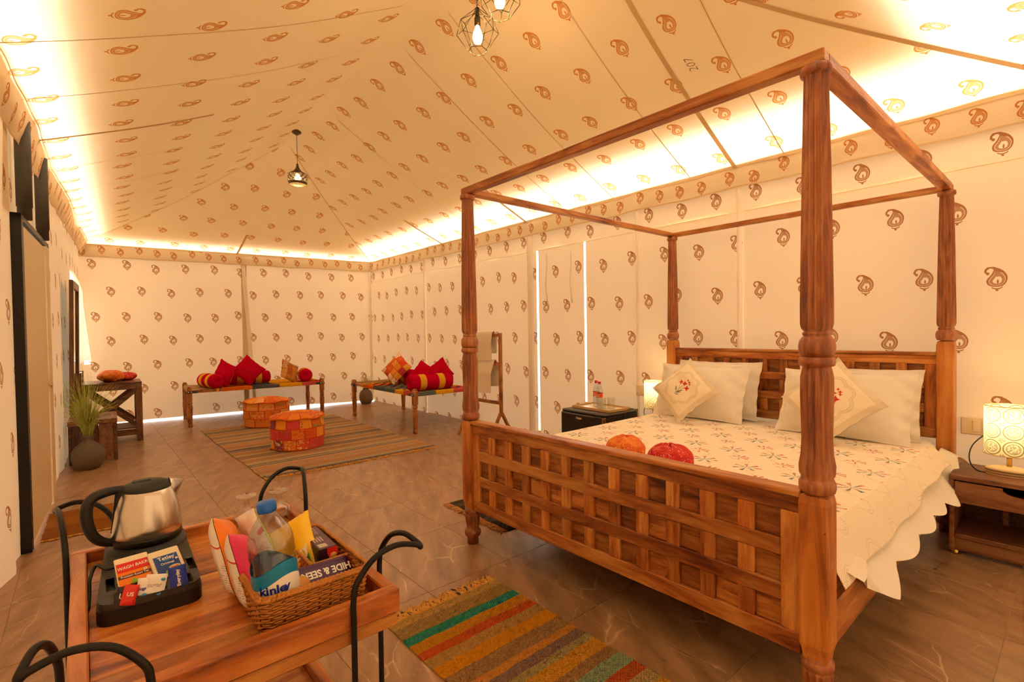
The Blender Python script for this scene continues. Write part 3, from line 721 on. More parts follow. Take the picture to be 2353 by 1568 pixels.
def floral_mat():
    m, t, p = newmat('floral_cushion')
    u, v, _ = t.sep(t.n('TexCoord').outputs['UV'])
    a = t.m('SUBTRACT', u, .5); b = t.m('SUBTRACT', v, .5)
    # diagonal axes: the cushion stands on its corner
    s = t.m('MULTIPLY', t.m('ADD', a, b), .7071); d = t.m('MULTIPLY', t.m('SUBTRACT', a, b), .7071)   # s up, d right
    e = t.m('MAXIMUM', t.m('ABSOLUTE', a), t.m('ABSOLUTE', b))
    base = t.mix(t.noise(t.n('TexCoord').outputs['UV'], 60, 2), srgb('#efdfc0'), srgb('#f8ecd4'))
    zig = t.m('GREATER_THAN', t.m('SINE', t.m('MULTIPLY', t.m('ADD', t.m('ADD', a, b), t.m('PINGPONG', t.m('SUBTRACT', a, b), .035)), 260.0)), .35)
    c = t.mix(t.m('MULTIPLY', t.m('MULTIPLY', zig, t.m('GREATER_THAN', e, .41)), .55), base, srgb('#9a8054'))
    r = t.m('SQRT', t.m('ADD', t.m('MULTIPLY', a, a), t.m('MULTIPLY', b, b))); th = t.m('ARCTAN2', b, a)
    rr = t.m('ADD', .27, t.m('MULTIPLY', t.m('ABSOLUTE', t.m('SINE', t.m('MULTIPLY', th, 4.0))), .05))
    q = t.m('SUBTRACT', r, rr)
    ring = t.m('MAXIMUM', t.m('LESS_THAN', t.m('ABSOLUTE', q), .003), t.m('LESS_THAN', t.m('ABSOLUTE', t.m('SUBTRACT', q, .04)), .003))
    tick = t.m('MULTIPLY', t.m('LESS_THAN', t.m('ABSOLUTE', t.m('SUBTRACT', q, .02)), .018), t.m('GREATER_THAN', t.m('SINE', t.m('MULTIPLY', th, 90.0)), .6))
    c = t.mix(t.m('MULTIPLY', t.m('MAXIMUM', ring, tick), .45), c, srgb('#9a8054'))
    def seg(x0, y0, x1, y1, wd):
        L = math.hypot(x1-x0, y1-y0); ux, uy = (x1-x0)/L, (y1-y0)/L
        pp = t.m('ADD', t.m('MULTIPLY', t.m('SUBTRACT', d, x0), ux), t.m('MULTIPLY', t.m('SUBTRACT', s, y0), uy))
        qq = t.m('ABSOLUTE', t.m('SUBTRACT', t.m('MULTIPLY', t.m('SUBTRACT', d, x0), uy), t.m('MULTIPLY', t.m('SUBTRACT', s, y0), ux)))
        wv = t.m('MULTIPLY', t.m('SUBTRACT', .25, t.m('POWER', t.m('ABSOLUTE', t.m('SUBTRACT', t.m('DIVIDE', pp, L), .5)), 2.0)), 4*wd)
        return t.m('LESS_THAN', qq, wv)
    def dot(x, y, rad):
        dx = t.m('ABSOLUTE', t.m('SUBTRACT', d, x)); dy = t.m('ABSOLUTE', t.m('SUBTRACT', s, y))
        return t.m('LESS_THAN', t.m('ADD', t.m('SQRT', dx), t.m('SQRT', dy)), math.sqrt(rad)*1.25)
    G_ = None
    for sg in ((-.13, -.14, .05, .06, .005), (-.05, -.03, -.02, .1, .004), (.0, .0, .14, .09, .004), (-.04, -.04, .1, -.02, .004), (-.1, -.09, -.11, .03, .014), (-.12, -.12, .02, -.1, .012), (-.13, -.14, -.02, -.16, .01), (-.09, -.1, .05, -.06, .012)):
        k = seg(*sg); G_ = k if G_ is None else t.m('MAXIMUM', G_, k)
    Rd = None
    for dd in ((-.02, .11, .05), (.06, .075, .055), (.11, -.02, .055), (.15, .1, .03), (.12, .14, .025), (.16, .06, .025)):
        k = dot(*dd); Rd = k if Rd is None else t.m('MAXIMUM', Rd, k)
    c = t.mix(G_, c, srgb('#7c8a70')); c = t.mix(Rd, c, srgb('#d2403c'))
    t.put(p.inputs['Base Color'], c); p.inputs['Roughness'].default_value = .9; p.inputs['Specular IOR Level'].default_value = .1
    t.put(p.inputs['Normal'], t.bump(t.noise(t.n('TexCoord').outputs['UV'], 150, 2), .25, .003))
    return m
M['floral'] = floral_mat()
for x, y, z, rz, rx, lb, k in ((.43, 1.72, .82, .12, -.45, 'cream printed cushion standing on its corner at the mini fridge side', .38), (1.42, 1.72, .83, -.05, -.45, 'cream printed cushion standing on its corner behind the fluted bedpost', .42)):
    o = cushion_g(k, k, .13, 24, .08, .06, seed=x, lump=.015).obj('printed_cushion', M['floral'])
    place(o, (x, y, z), rz, rx, -PI/4); tag(o, lb, 'cushion')
# turbans -----------------------------------------------------------------------
def turban_mat(name, c1, c2, c3):
    m, t, p = newmat(name); tc = t.n('TexCoord').outputs['Object']
    vo = t.n('TexVoronoi'); t.put(vo.inputs['Vector'], tc); vo.inputs['Scale'].default_value = 130
    dots = t.m('LESS_THAN', vo.outputs['Distance'], .28)
    pat = t.ramp(t.noise(tc, 16, 2, .5, 1.5), [(.44, srgb(c1)), (.56, srgb(c2))])
    lines = t.m('LESS_THAN', t.m('ABSOLUTE', t.m('SUBTRACT', t.noise(tc, 11, 1, .5, 1), .5)), .06)
    c = t.mix(t.m('MULTIPLY', t.m('MULTIPLY', dots, lines), .9), pat, srgb(c3))
    t.put(p.inputs['Base Color'], c); p.inputs['Roughness'].default_value = .7; t.put(p.inputs['Normal'], t.bump(t.noise(tc, 45, 3), .4, .006)); return m
M['turb_o'] = turban_mat('orange_bandhani', '#e2661a', '#ee8a2a', '#f7c95a'); M['turb_r'] = turban_mat('red_bandhani', '#c8151f', '#d8391c', '#ffd9b0')
def turban(loc, r, h, m, label, seed, rz=0, sx=1.0):
    def fn(a, b):
        th = 2*PI*a; ph = PI*b
        rad = math.sin(ph)**.75; zz = -math.cos(ph)
        rid = 1+.035*abs(math.sin(4*th+3.5*zz+seed))+.04*math.sin(2*th-3*zz+seed*2)*rad
        return Vector((r*rad*math.cos(th)*rid*sx, r*rad*math.sin(th)*rid, h/2*(1+max(zz, -.96)*(1+.08*math.sin(5*th+seed)))))
    o = G().grid(fn, 56, 26, flip=True).obj('turban', m); o.location = loc; o.rotation_euler = (0, 0, rz)
    return tag(o, label, 'turban')
turban((.86, .38, .578), .1, .15, M['turb_o'], 'orange tie-dyed turban lying on the bedspread near the footboard', 1)
turban((1.13, .37, .578), .105, .15, M['turb_r'], 'red tie-dyed turban lying on the bedspread near the footboard', 4)

# ================================================================== RIGHT SIDE: nightstands, lamps
def nightstand(x0, x1, y0, y1, h, label, drawer=True):
    t_ = thing('nightstand', (x0, y0, 0), label, 'nightstand')
    W, D = x1-x0, y1-y0; f = .022
    bx('top', (0, 0, h-.028), (W, D, h), M['walnut'], t_)
    bx('side', (0, 0, .022), (.022, D, h-.028), M['walnut'], t_); bx('side', (W-.022, 0, .022), (W, D, h-.028), M['walnut'], t_)
    bx('back', (.022, D-.012, .1), (W-.022, D, h-.028), M['dark'], t_); bx('back_batten', (.19, D-.02, .1), (.215, D-.012, h-.15), M['walnut'], t_)
    bx('shelf', (.022, .004, .095), (W-.022, D-.012, .12), M['walnut'], t_); bx('plinth', (.0, .02, .022), (W, .05, .095), M['walnut'], t_)
    # drawer front with scooped finger cut
    a, b, z0, z1 = .026, W-.026, h-.15, h-.034; cx = W*.62 if W > .4 else W/2; cw = .075
    pts = [(a, z0), (b, z0), (b, z1)]+[(cx+cw*math.cos(PI*k/10)*1.0, z1-.04*math.sin(PI*k/10)**.7) for k in range(11)]+[(a, z1)]
    dr = G().prism(pts, -.003, .018, Matrix(((1, 0, 0, 0), (0, 0, 1, 0), (0, 1, 0, 0), (0, 0, 0, 1)))).obj('drawer', M['walnut'], t_)
    bx('drawer_box', (a+.01, .02, z0+.01), (b-.01, D-.03, z0+.03), M['dark'], dr)
    for fx in (.025, W-.025):
        for fy in (.03, D-.03): G().lathe([(.014, 0), (.016, .005), (.016, .022)], 14, Matrix.Translation((fx, fy, 0))).obj('foot', M['brass'], t_)
    return t_
nightstand(1.952, 2.42, 1.895, 2.27, .45, 'walnut brown nightstand with a drawer and an open shelf')
nightstand(-.375, -.055, 1.93, 2.29, .45, 'brown wooden nightstand squeezed between mini fridge and bed')
def shade_mat(name, ink, base, em):
    m = bpy.data.materials.new(name); m.use_nodes = True; nt = m.node_tree; t = T(nt)
    nt.nodes.remove(nt.nodes['Principled BSDF']); out = nt.nodes['Material Output']
    u, v, _ = t.sep(t.n('TexCoord').outputs['UV'])
    def cell(ou, ov):
        a = t.m('SUBTRACT', t.m('FLOORED_MODULO', t.m('ADD', t.m('MULTIPLY', u, 7.0), ou), 1.0), .5); b = t.m('SUBTRACT', t.m('FLOORED_MODULO', t.m('ADD', t.m('MULTIPLY', v, 3.0), ov), 1.0), .5)
        return t.m('SQRT', t.m('ADD', t.m('MULTIPLY', a, a), t.m('MULTIPLY', b, b)))
    r = t.m('MINIMUM', cell(0., 0.), 9.0); r2 = cell(.5, .5)
    ln = t.m('MAXIMUM', t.m('LESS_THAN', t.m('ABSOLUTE', t.m('SUBTRACT', r, .44)), .03), t.m('LESS_THAN', t.m('ABSOLUTE', t.m('SUBTRACT', r, .3)), .015))
    tex = t.m('MULTIPLY', t.m('LESS_THAN', r, .28), t.m('GREATER_THAN', t.noise(t.comb(t.m('MULTIPLY', u, 7.0), t.m('MULTIPLY', v, 3.0)), 9, 2), .52))
    tex2 = t.m('MULTIPLY', t.m('LESS_THAN', r2, .16), t.m('GREATER_THAN', t.noise(t.comb(t.m('MULTIPLY', u, 7.0), t.m('MULTIPLY', v, 3.0)), 12, 1), .48))
    k = t.m('MAXIMUM', ln, t.m('MULTIPLY', t.m('MAXIMUM', tex, tex2), .7))
    c = t.mix(t.m('MULTIPLY', k, .85), srgb(base), srgb(ink))
    df = t.n('BsdfDiffuse'); tr = t.n('BsdfTranslucent'); mx = t.n('MixShader'); mx.inputs[0].default_value = .55
    t.put(df.inputs['Color'], c); t.put(tr.inputs['Color'], c)
    nt.links.new(df.outputs[0], mx.inputs[1]); nt.links.new(tr.outputs[0], mx.inputs[2]); nt.links.new(mx.outputs[0], out.inputs[0])
    return m
M['shade'] = shade_mat('lamp_shade', '#6f6c3c', '#fdf0cc', 1)
M['bulb'] = mat('warm_bulb', (1, .9, .7), .4, em=(1, .8, .5), ems=10)
M['filbulb'] = mat('filament_bulb', (1, .85, .5), .1, em=(1, .66, .25), ems=14)
for _k in ('bulb', 'filbulb'): M[_k].cycles.emission_sampling = 'NONE'
def point(name, loc, e, r, parent, col=(1, .75, .42)):
    l = bpy.data.lights.new(name, 'POINT'); l.energy = e; l.shadow_soft_size = r; l.color = col
    o = bpy.data.objects.new(name, l); COL.objects.link(o); o.parent = parent; o.location = loc; return o
solid('lampwood', '#ecd0a0', .5); solid('lampwood2', '#cfae7c', .5); solid('lampwood3', '#8a6844', .5)
def table_lamp(loc, label, r=.1, h=.285, e=5, cord=None):
    t_ = thing('table_lamp', loc, label, 'lamp')
    for k in range(5):
        z0 = k*.0065
        G().lathe([(.1-.001*k, z0), (.1, z0+.003), (.1-.001*k, z0+.006)], 36, None, ax=1, ay=.6, mi=0).obj('base_layer', M['lampwood2' if k % 2 == 0 else 'lampwood3'], t_)
    G().lathe([(.097, .0325), (.094, .038), (.07, .046), (.03, .05), (.001, .05)], 36, None, ax=1, ay=.6, cap=False).obj('base_top', M['lampwood'], t_)
    G().lathe([(.011, .048), (.011, .2)], 12).obj('stem', M['brass'], t_)
    G().grid(lambda a, b: Vector((r*math.cos(2*PI*a), r*.93*math.sin(2*PI*a), .118+h*b)), 48, 6, lambda a, b: (a, b)).obj('lamp_shade', M['shade'], t_)
    for z in (.118, .118+h): G().tube([(r*math.cos(2*PI*k/40), r*.93*math.sin(2*PI*k/40), z) for k in range(40)], .0022, 5, closed=True).obj('shade_wire', M['brass'], t_)
    G().lathe([(.014, .2), (.014, .225), (.03, .25), (.032, .275), (.02, .30), (.002, .308)], 16).obj('bulb', M['bulb'], t_)
    point('bulb_light', (0, 0, .33), e, .03, t_)
    if cord: G().tube(catmull(cord, 8), .0035, 6).obj('cord', M['black'], t_)
    return t_
table_lamp((2.18, 2.09, .45), 'lit table lamp with printed shade on the nightstand with the open shelf', .105, .27, 2.2,
           [(.06, -.04, .02), (-.05, -.02, .006), (-.13, -.005, .005), (-.17, .05, .05), (-.16, .1, .13), (-.1, .2, .2), (-.06, .275, .225)])
table_lamp((-.14, 2.17, .45), 'lit table lamp with printed shade between mini fridge and bedpost', .085, .25, 1.8, [(-.05, 0, .01), (-.13, .04, .05), (-.16, .12, .15), (-.19, .22, .24)])
def switch(loc, label, n):
    t_ = thing('switch_plate', loc, label, 'switch')
    bx('plate', (-.09, -.022, -.055), (.09, -.008, .055), M['cream'], t_, .006)
    for k in range(n): bx('rocker', (-.035+k*.045, -.028, -.035), (.003+k*.045, -.021, .035), M['cream'], t_, .004)
switch((2.03, 2.415, .66), 'cream switch plate on the cloth wall behind the lamp on the open-shelf nightstand', 2)
switch((-.40, 2.415, .685), 'cream switch plate on the cloth wall above the mini fridge corner', 2)

# ================================================================== MINI FRIDGE
solid('fridge', (.03, .026, .022), .4, bump=.06, bscale=250); solid('fridge_top', (.09, .075, .06), .45); solid('fridge_door', (.012, .011, .010), .35)
fr = thing('mini_fridge', (-.69, 1.81, 0), 'small black mini fridge with a tray of bottles on top', 'fridge', -.04)
bx('cabinet', (-.27, .04, .02), (.27, .50, .492), M['fridge'], fr, .012); bx('top_panel', (-.275, .0, .492), (.275, .505, .516), M['fridge_top'], fr, .008)
fd = bx('door', (-.27, -.018, .03), (.268, .035, .49), M['fridge_door'], fr, .008)
bx('door_trim', (.262, -.02, .03), (.269, .034, .485), M['steel'], fd, .002); bx('door_lip', (-.26, -.024, .475), (.18, .0, .488), M['fridge_top'], fd, .004)
text('maker_name', 'Haier', .034, M['white'], fd, frame((-.02, -.0255, .452), (1, 0, 0), (0, 0, 1)), 1, 0, .0006)
stk = G().lathe([(.034, 0), (.034, .0015)], 24, frame((.13, -.018, .335), (1, 0, 0), (0, 0, 1))).obj('round_sticker', M['white'], fd)
text('sticker_mark', 'O', .045, solid('stickred', '#d8442c', .5), stk, frame((.13, -.0198, .335), (1, 0, 0), (0, 0, 1)), 1, 0, .004)
for x in (-.22, .22):
    for y in (.06, .45): G().lathe([(.018, 0), (.018, .022)], 12, Matrix.Translation((x, y, 0))).obj('foot', M['black'], fr)
G().tube(catmull([(.22, .5, .5), (.25, .44, .52), (.262, .36, .518), (.278, .3, .49), (.282, .26, .4), (.285, .24, .3)], 6), .005, 6).obj('cord', M['fridge_top'], fr)
ft = thing('serving_tray', (-.665, 2.055, .518), 'pale rectangular serving tray on the mini fridge', 'tray', -.06)
solid('trayc', '#efe2c4', .35); solid('traywood', '#c9a468', .5)
bx('base', (-.235, -.15, 0), (.235, .15, .006), M['traywood'], ft)
g = G()
for a, b in (((-.24, -.155, 0), (.24, -.145, .026)), ((-.24, .145, 0), (.24, .155, .026)), ((-.24, -.145, 0), (-.23, .145, .026)), ((.23, -.145, 0), (.24, .145, .026))): g.box(a, b, None, .003)
g.obj('rim', M['traywood'], ft); bx('liner', (-.229, -.144, .006), (.229, .144, .010), M['trayc'], ft, .001)
def thin_glass(name, tint, gl=.10, rough=.03):
    m = bpy.data.materials.new(name); m.use_nodes = True; nt = m.node_tree; t = T(nt); nt.nodes.remove(nt.nodes['Principled BSDF']); out = nt.nodes['Material Output']
    tp = t.n('BsdfTransparent'); tp.inputs[0].default_value = tuple(tint)+(1,); g_ = t.n('BsdfGlossy'); g_.inputs['Roughness'].default_value = rough; mx = t.n('MixShader')
    lw = t.n('LayerWeight'); lw.inputs[0].default_value = .35
    t.put(mx.inputs[0], t.m('ADD', t.m('MULTIPLY', lw.outputs['Facing'], .45), gl, clamp=True))
    nt.links.new(tp.outputs[0], mx.inputs[1]); nt.links.new(g_.outputs[0], mx.inputs[2]); nt.links.new(mx.outputs[0], out.inputs[0]); return m
M['pet'] = thin_glass('clear_plastic', (.86, .9, .92), .14, .12)
solid('pinkcap', '#d81f58', .4); solid('orangelab', '#e8551e', .5)
def small_bottle(loc, label):
    t_ = thing('water_bottle', loc, label, 'bottle', 0, 'pair of water bottles on the fridge tray')
    G().lathe([(.028, 0), (.032, .006), (.032, .03), (.030, .034), (.032, .04), (.032, .06), (.030, .064), (.032, .07), (.032, .09), (.0305, .1), (.0305, .15), (.032, .16), (.03, .185), (.018, .215), (.0125, .228), (.0125, .24)], 20).obj('body', M['pet'], t_)
    lb = G().lathe([(.0335, .105), (.0335, .15)], 24, cap=False).obj('label', M['orangelab'], t_)
    text('label_print', 'Packaged', .017, M['white'], lb, frame((0, -.0342, .135), (1, 0, 0), (0, 0, 1))); text('label_print', 'Drinking', .017, M['white'], lb, frame((0, -.0342, .118), (1, 0, 0), (0, 0, 1)))
    G().lathe([(.0145, .236), (.015, .24), (.015, .258), (.013, .26)], 16).obj('cap', M['pinkcap'], t_)
for k, (x, y) in enumerate(((-.745, 2.09), (-.655, 2.03))): small_bottle((x, y, .528), ('pink-capped water bottle on the fridge tray, the one away from the tumblers', 'pink-capped water bottle on the fridge tray, the one next to the tumblers')[k])
M['tumbler'] = thin_glass('tumbler_glass', (.95, .94, .9), .05)
for x, y, lb_ in ((-.585, 1.985, 'empty clear tumbler on the fridge tray, the one next to the bottles'), (-.535, 2.055, 'empty clear tumbler on the fridge tray, the one away from the bottles')):
    o = G().lathe([(.03, 0), (.033, .002), (.036, .11), (.034, .11), (.031, .008), (.001, .006)], 22, cap=False).obj('tumbler', M['tumbler']); o.location = (x, y, .528)
    tag(o, lb_, 'glass', 'pair of tumblers on the fridge tray')

# ================================================================== TOWEL RACK
rk = thing('towel_rack', (-2.32, 1.9, 0), 'brown wooden standing towel rack with three rails', 'towel rack')
for sx in (-.31, .31):
    p = bx('upright', (sx-.018, -.02, .30), (sx+.018, .02, 1.275), M['cot'], rk, .006)
    for sy in (-1, 1): G().bar((sx, sy*.01, .34), (sx, sy*.185, .012), .034, .03, (1, 0, 0)).obj('leg', M['cot'], rk)
for z in (1.25, .915, .455): bx('rail', (-.292, -.012, z-.022), (.292, .012, z+.018), M['woodx'], rk, .004)
def towel(x0, x1, z, drop, drop2, label, seed):
    def fn(a, b):
        s = (a-.5)*2; x = x0+(x1-x0)*b + .004*math.sin(a*9+seed)
        k = .16
        if abs(s) < k: an = s/k*PI/2; y = -.0195*math.sin(-an)*1.0; zz = z+.001+.0195*math.cos(an)
        else:
            f = (abs(s)-k)/(1-k); y = (1 if s > 0 else -1)*(.0195+(.022 if z > 1 else .05)*min(1, 3*f)+.004*math.sin(b*9+seed)*f); zz = z-(drop if s < 0 else drop2)*f - .01*f*math.sin(b*3.5)
        return Vector((x, y, zz))
    g = G(); g.grid(fn, 40, 14); g.grid(lambda a, b: fn(a, b)+Vector((0, .005 if a > .58 else -.005 if a < .42 else 0, .005 if .3 < a < .7 else 0)), 40, 14, flip=True)
    o = g.obj('towel', M['white_cloth'], loc=(-2.32, 1.9, 0)); tag(o, label, 'towel'); return o
towel(-.28, .19, 1.270, .32, .24, 'folded white towel over the top rail of the wooden rack', 1)
towel(-.25, .215, .935, .37, .30, 'folded white towel over the middle rail of the wooden rack', 4)

# ================================================================== COTS
cot_leg = [(.026, 0), (.03, .004), (.032, .03), (.03, .045), (.024, .05), (.027, .055), (.033, .14), (.037, .24), (.034, .27), (.028, .28), (.033, .288), (.035, .3), (.03, .312), (.027, .318), (.033, .326), (.036, .34), (.03, .352), (.028, .358), (.034, .366), (.034, .372)]
for k, c in (('t_or', '#d9691c'), ('t_gr', '#5d5f66'), ('t_ye', '#e0a31f'), ('t_pi', '#cf5650'), ('t_gn', '#5f6a62')): M[k] = plain_cloth('cot_'+k, c, .0, .4, 140)
solid('bracket', (.05, .045, .04), .5); M['rope'] = mat('jute_rope', '#b99a5c', .9, bump=.5, bscale=120)
def cot(name_label, loc, rz, L, D, seq_front, seq_end, seq_back):
    """L along local x, D along local y; front rail at y=0"""
    t_ = thing('charpai_cot', loc, name_label, 'cot', rz)
    zr0, zr1 = .478, .522
    for x in (0, L):
        for y in (0, D):
            X = Matrix.Translation((x, y, 0)); g = G(); g.lathe(cot_leg, 20, X); g.box((-.032, -.032, .37), (.032, .032, .555), X, .006); g.box((-.024, -.024, .555), (.024, .024, .572), X, .006)
            lg = g.obj('leg', M['cot'], t_)
            if y == 0:
                sx = 1 if x == 0 else -1
                bx('bracket', (x-.036 if sx > 0 else x-.1, -.0375, .478), (x+.1 if sx > 0 else x+.036, -.031, .508), M['bracket'], lg, .001)
                for dx in (-.012, .022): G().lathe([(.009, 0), (.009, .004), (.004, .006)], 12, frame((x+sx*dx, -.0375, .493), (1, 0, 0), (0, 0, 1))).obj('screw', M['steel'], lg)
    for y in (0, D): bx('rail', (.03, y-.02, zr0), (L-.03, y+.02, zr1), M['cot'], t_)
    for x in (0, L): bx('rail', (x-.02, .03, zr0), (x+.02, D-.03, zr1), M['cot'], t_)
    def wraps(seq, horiz, off):
        for a, b, c in seq:
            if horiz: bx('tape_wrap', (a, off-.024, zr0-.004), (b-.002, off+.024, zr1+.005), M[c], t_, .006)
            else: bx('tape_wrap', (off-.024, a, zr0-.004), (off+.024, b-.002, zr1+.005), M[c], t_, .006)
    wraps(seq_front, True, 0); wraps(seq_back, True, D)
    for off, sq in seq_end: wraps(sq, False, off)
    # woven deck: straps over and under
    n = 16; cs = ['t_or', 't_or', 't_gr', 't_gr', 't_gn', 't_ye', 't_ye', 't_pi']
    x0 = .30 if L > 1.85 else .34
    for i in range(n):
        x = x0+(L-.06-x0)*(i+.5)/n; wd = (L-.06-x0)/n-.006; c = seq_front[min(len(seq_front)-1, max(0, next((q for q, s in enumerate(seq_front) if s[0] <= x <= s[1]), len(seq_front)-1)))][2]
        G().grid(lambda a, b, x=x, wd=wd, i=i: Vector((x+wd*(a-.5), .02+(D-.04)*b, .520+.006*math.cos(PI*(b*11+i))-.012*math.sin(PI*b))), 1, 44, smooth=True).obj('woven_strap', M[c], t_)
    for j in range(10):
        y = .04+(D-.08)*(j+.5)/10; wd = (D-.08)/10-.008
        G().grid(lambda a, b, y=y, wd=wd, j=j: Vector((x0-.02+(L-.04-x0)*a, y+wd*(b-.5), .5185-.006*math.cos(PI*(a*16+j-.5))-.012*math.sin(PI*(y/D)))), 64, 1).obj('woven_strap', M[['t_gn', 't_or', 't_gr'][j % 3]], t_)
    # rope lacing at the head end
    for j in range(22):
        y = .06+(D-.12)*j/21; y2 = .06+(D-.12)*min(21, j+1)/21
        g = G(); g.tube([(-.026, y, .5), (-.01, y, .53), (.024, y, .528), (x0-.03, (y+y2)/2, .518)], .0045, 5); g.obj('rope_lacing', M['rope'], t_)
    G().tube([(x0-.03, .05+.001*k, .516) if False else (x0-.03, .04+(D-.08)*k/10, .516) for k in range(11)], .012, 8).obj('rope_bar', M['rope'], t_)
    return t_
# far cot: local x runs along +y of the room
cot('charpai cot with coloured tape webbing against the far wall with the patchwork poufs before it', (-5.85, -.65, 0), PI/2-.07, 1.82, .86,
    [(.33, .37, 't_ye'), (.40, .80, 't_or'), (.80, 1.18, 't_gr'), (1.18, 1.52, 't_ye'), (1.52, 1.78, 't_pi')], [(1.82, [(.04, .3, 't_pi'), (.3, .55, 't_ye'), (.55, .8, 't_or')])],
    [(.40, .80, 't_or'), (.80, 1.18, 't_gr'), (1.18, 1.52, 't_ye'), (1.52, 1.78, 't_pi')])
# cot by the towel rack: local x along +x
cot('charpai cot with coloured tape webbing beside the wooden towel rack', (-5.08, 1.44, 0), -.012, 1.925, .85,
    [(.33, .37, 't_ye'), (.40, .74, 't_or'), (.74, 1.1, 't_gr'), (1.1, 1.42, 't_gn'), (1.42, 1.66, 't_ye'), (1.66, 1.885, 't_pi')],
    [(1.925, [(.04, .3, 't_gn'), (.3, .58, 't_ye'), (.58, .81, 't_pi')])], [(.40, .8, 't_or'), (.8, 1.2, 't_gr'), (1.2, 1.6, 't_ye'), (1.6, 1.88, 't_pi')])
def bolster(loc, ang, L, r, label, tilt=0):
    t_ = thing('bolster', loc, label, 'bolster', ang)
    X = Matrix.Translation((0, 0, r)) @ Matrix.Rotation(PI/2, 4, 'Y') @ Matrix.Rotation(.3, 4, 'Z')
    prof = [(.004, -L/2+.018), (.03, -L/2+.006), (r*.55, -L/2-.002, .10), (r*.85, -L/2+.012, .05), (r*.97, -L/2+.04), (r, -L/2+.09), (r*.985, -L*.15), (r, 0), (r*.985, L*.15), (r, L/2-.09), (r*.97, L/2-.04), (r*.85, L/2-.012, .05), (r*.55, L/2+.002, .10), (.03, L/2-.006), (.004, L/2-.018)]
    G().lathe(prof, 48, X, 16).obj('bolster_body', M['red'], t_)
    for c in (-L*.21, L*.21): G().lathe([(r*1.0, c-.045), (r*1.012, c-.043), (r*1.012, c+.043), (r*1.0, c+.045)], 40, X, cap=False).obj('yellow_band', M['yellow'], t_)
    return t_
zc = .522
# patchwork ---------------------------------------------------------------------
def patch_mat(name, cols, nu, nv, seed, rows_off=.37):
    m, t, p = newmat(name)
    u, v, _ = t.sep(t.n('TexCoord').outputs['UV'])
    row = t.m('FLOOR', t.m('MULTIPLY', v, float(nv))); cu = t.m('ADD', t.m('MULTIPLY', u, float(nu)), t.m('MULTIPLY', row, rows_off)); co = t.m('FLOOR', cu)
    wn = t.n('TexWhiteNoise', noise_dimensions='3D'); t.put(wn.inputs['Vector'], t.comb(t.m('FLOORED_MODULO', co, float(nu)), row, float(seed)))
    c = t.ramp(wn.outputs['Value'], [(i/len(cols), srgb(x)) for i, x in enumerate(cols)], 'CONSTANT')
    wn2 = t.n('TexWhiteNoise', noise_dimensions='3D'); t.put(wn2.inputs['Vector'], t.comb(t.m('FLOORED_MODULO', co, float(nu)), row, seed+9.0))
    vec = t.comb(t.m('MULTIPLY', u, float(nu)), t.m('MULTIPLY', v, float(nv)))
    vo = t.n('TexVoronoi', feature='SMOOTH_F1'); t.put(vo.inputs['Vector'], vec); vo.inputs['Scale'].default_value = 4.5
    mot = t.m('LESS_THAN', vo.outputs['Distance'], t.m('MULTIPLY', wn2.outputs['Value'], .38))
    c2 = t.ramp(t.m('FRACT', t.m('MULTIPLY', wn2.outputs['Value'], 11.3)), [(i/7, srgb(x)) for i, x in enumerate(('#7d2b52', '#e8c07a', '#4e8a4a', '#e8b878', '#f09a2c', '#3a2a68', '#d8331e'))], 'CONSTANT')
    c = t.mix(t.m('MULTIPLY', mot, .85), c, c2)
    emb = t.noise(vec, 26, 2); c = t.mix(t.m('MULTIPLY', emb, .3), c, srgb('#e8963c'))
    fa = t.m('SUBTRACT', cu, co); fb = t.m('FRACT', t.m('MULTIPLY', v, float(nv)))
    eg = t.m('MINIMUM', t.m('MINIMUM', fa, t.m('SUBTRACT', 1.0, fa)), t.m('MINIMUM', fb, t.m('SUBTRACT', 1.0, fb)))
    c = t.mix(t.m('MULTIPLY', t.m('LESS_THAN', eg, .04), .9), c, srgb('#c8401e'))
    t.put(p.inputs['Base Color'], c); p.inputs['Roughness'].default_value = .85; p.inputs['Specular IOR Level'].default_value = .15
    t.put(p.inputs['Normal'], t.bump(t.m('MINIMUM', eg, .1), .6, .01)); return m
warm = ['#d9571f', '#e8922e', '#c81e3a', '#e06a26', '#b8402a', '#e5a23e', '#d94038', '#cf6f2c']
M['patch1'] = patch_mat('pouf_patchwork_red', ['#d9471f', '#e8922e', '#c81e4a', '#d9602a', '#7a3a5a', '#e5a23e', '#d8334a', '#e0762c', '#8a5a3a', '#d94a30'], 13, 3, 1); M['patch2'] = patch_mat('pouf_patchwork_orange', ['#d9702f', '#e08a44', '#d5662e', '#e29a4a', '#cf7038', '#dc8038', '#c05a30', '#e0a85a'], 9, 3, 5)
M['patchc'] = patch_mat('cushion_patchwork', ['#e06a1e', '#d9341f', '#e8922e', '#e0542a', '#f2d9b0', '#c01e50', '#e5a23e', '#6a4a2a'], 4, 4, 3, 0.0)
M['patchd'] = patch_mat('cushion_patchwork_dull', ['#c4863a', '#b0702e', '#d8a860', '#a85a2a', '#c89a50', '#8a6a3a', '#c87838', '#d0b070'], 4, 4, 8, 0.0)
def sq_cushion(loc, k, th, rz, rx, ry, mats, label, name='throw_cushion', mi=(0, 1)):
    o = cushion_g(k, k, th, 22, .09, .05, mi=mi, seed=loc[0], lump=.015).obj(name, mats); place(o, loc, rz, rx, ry); return tag(o, label, 'cushion')
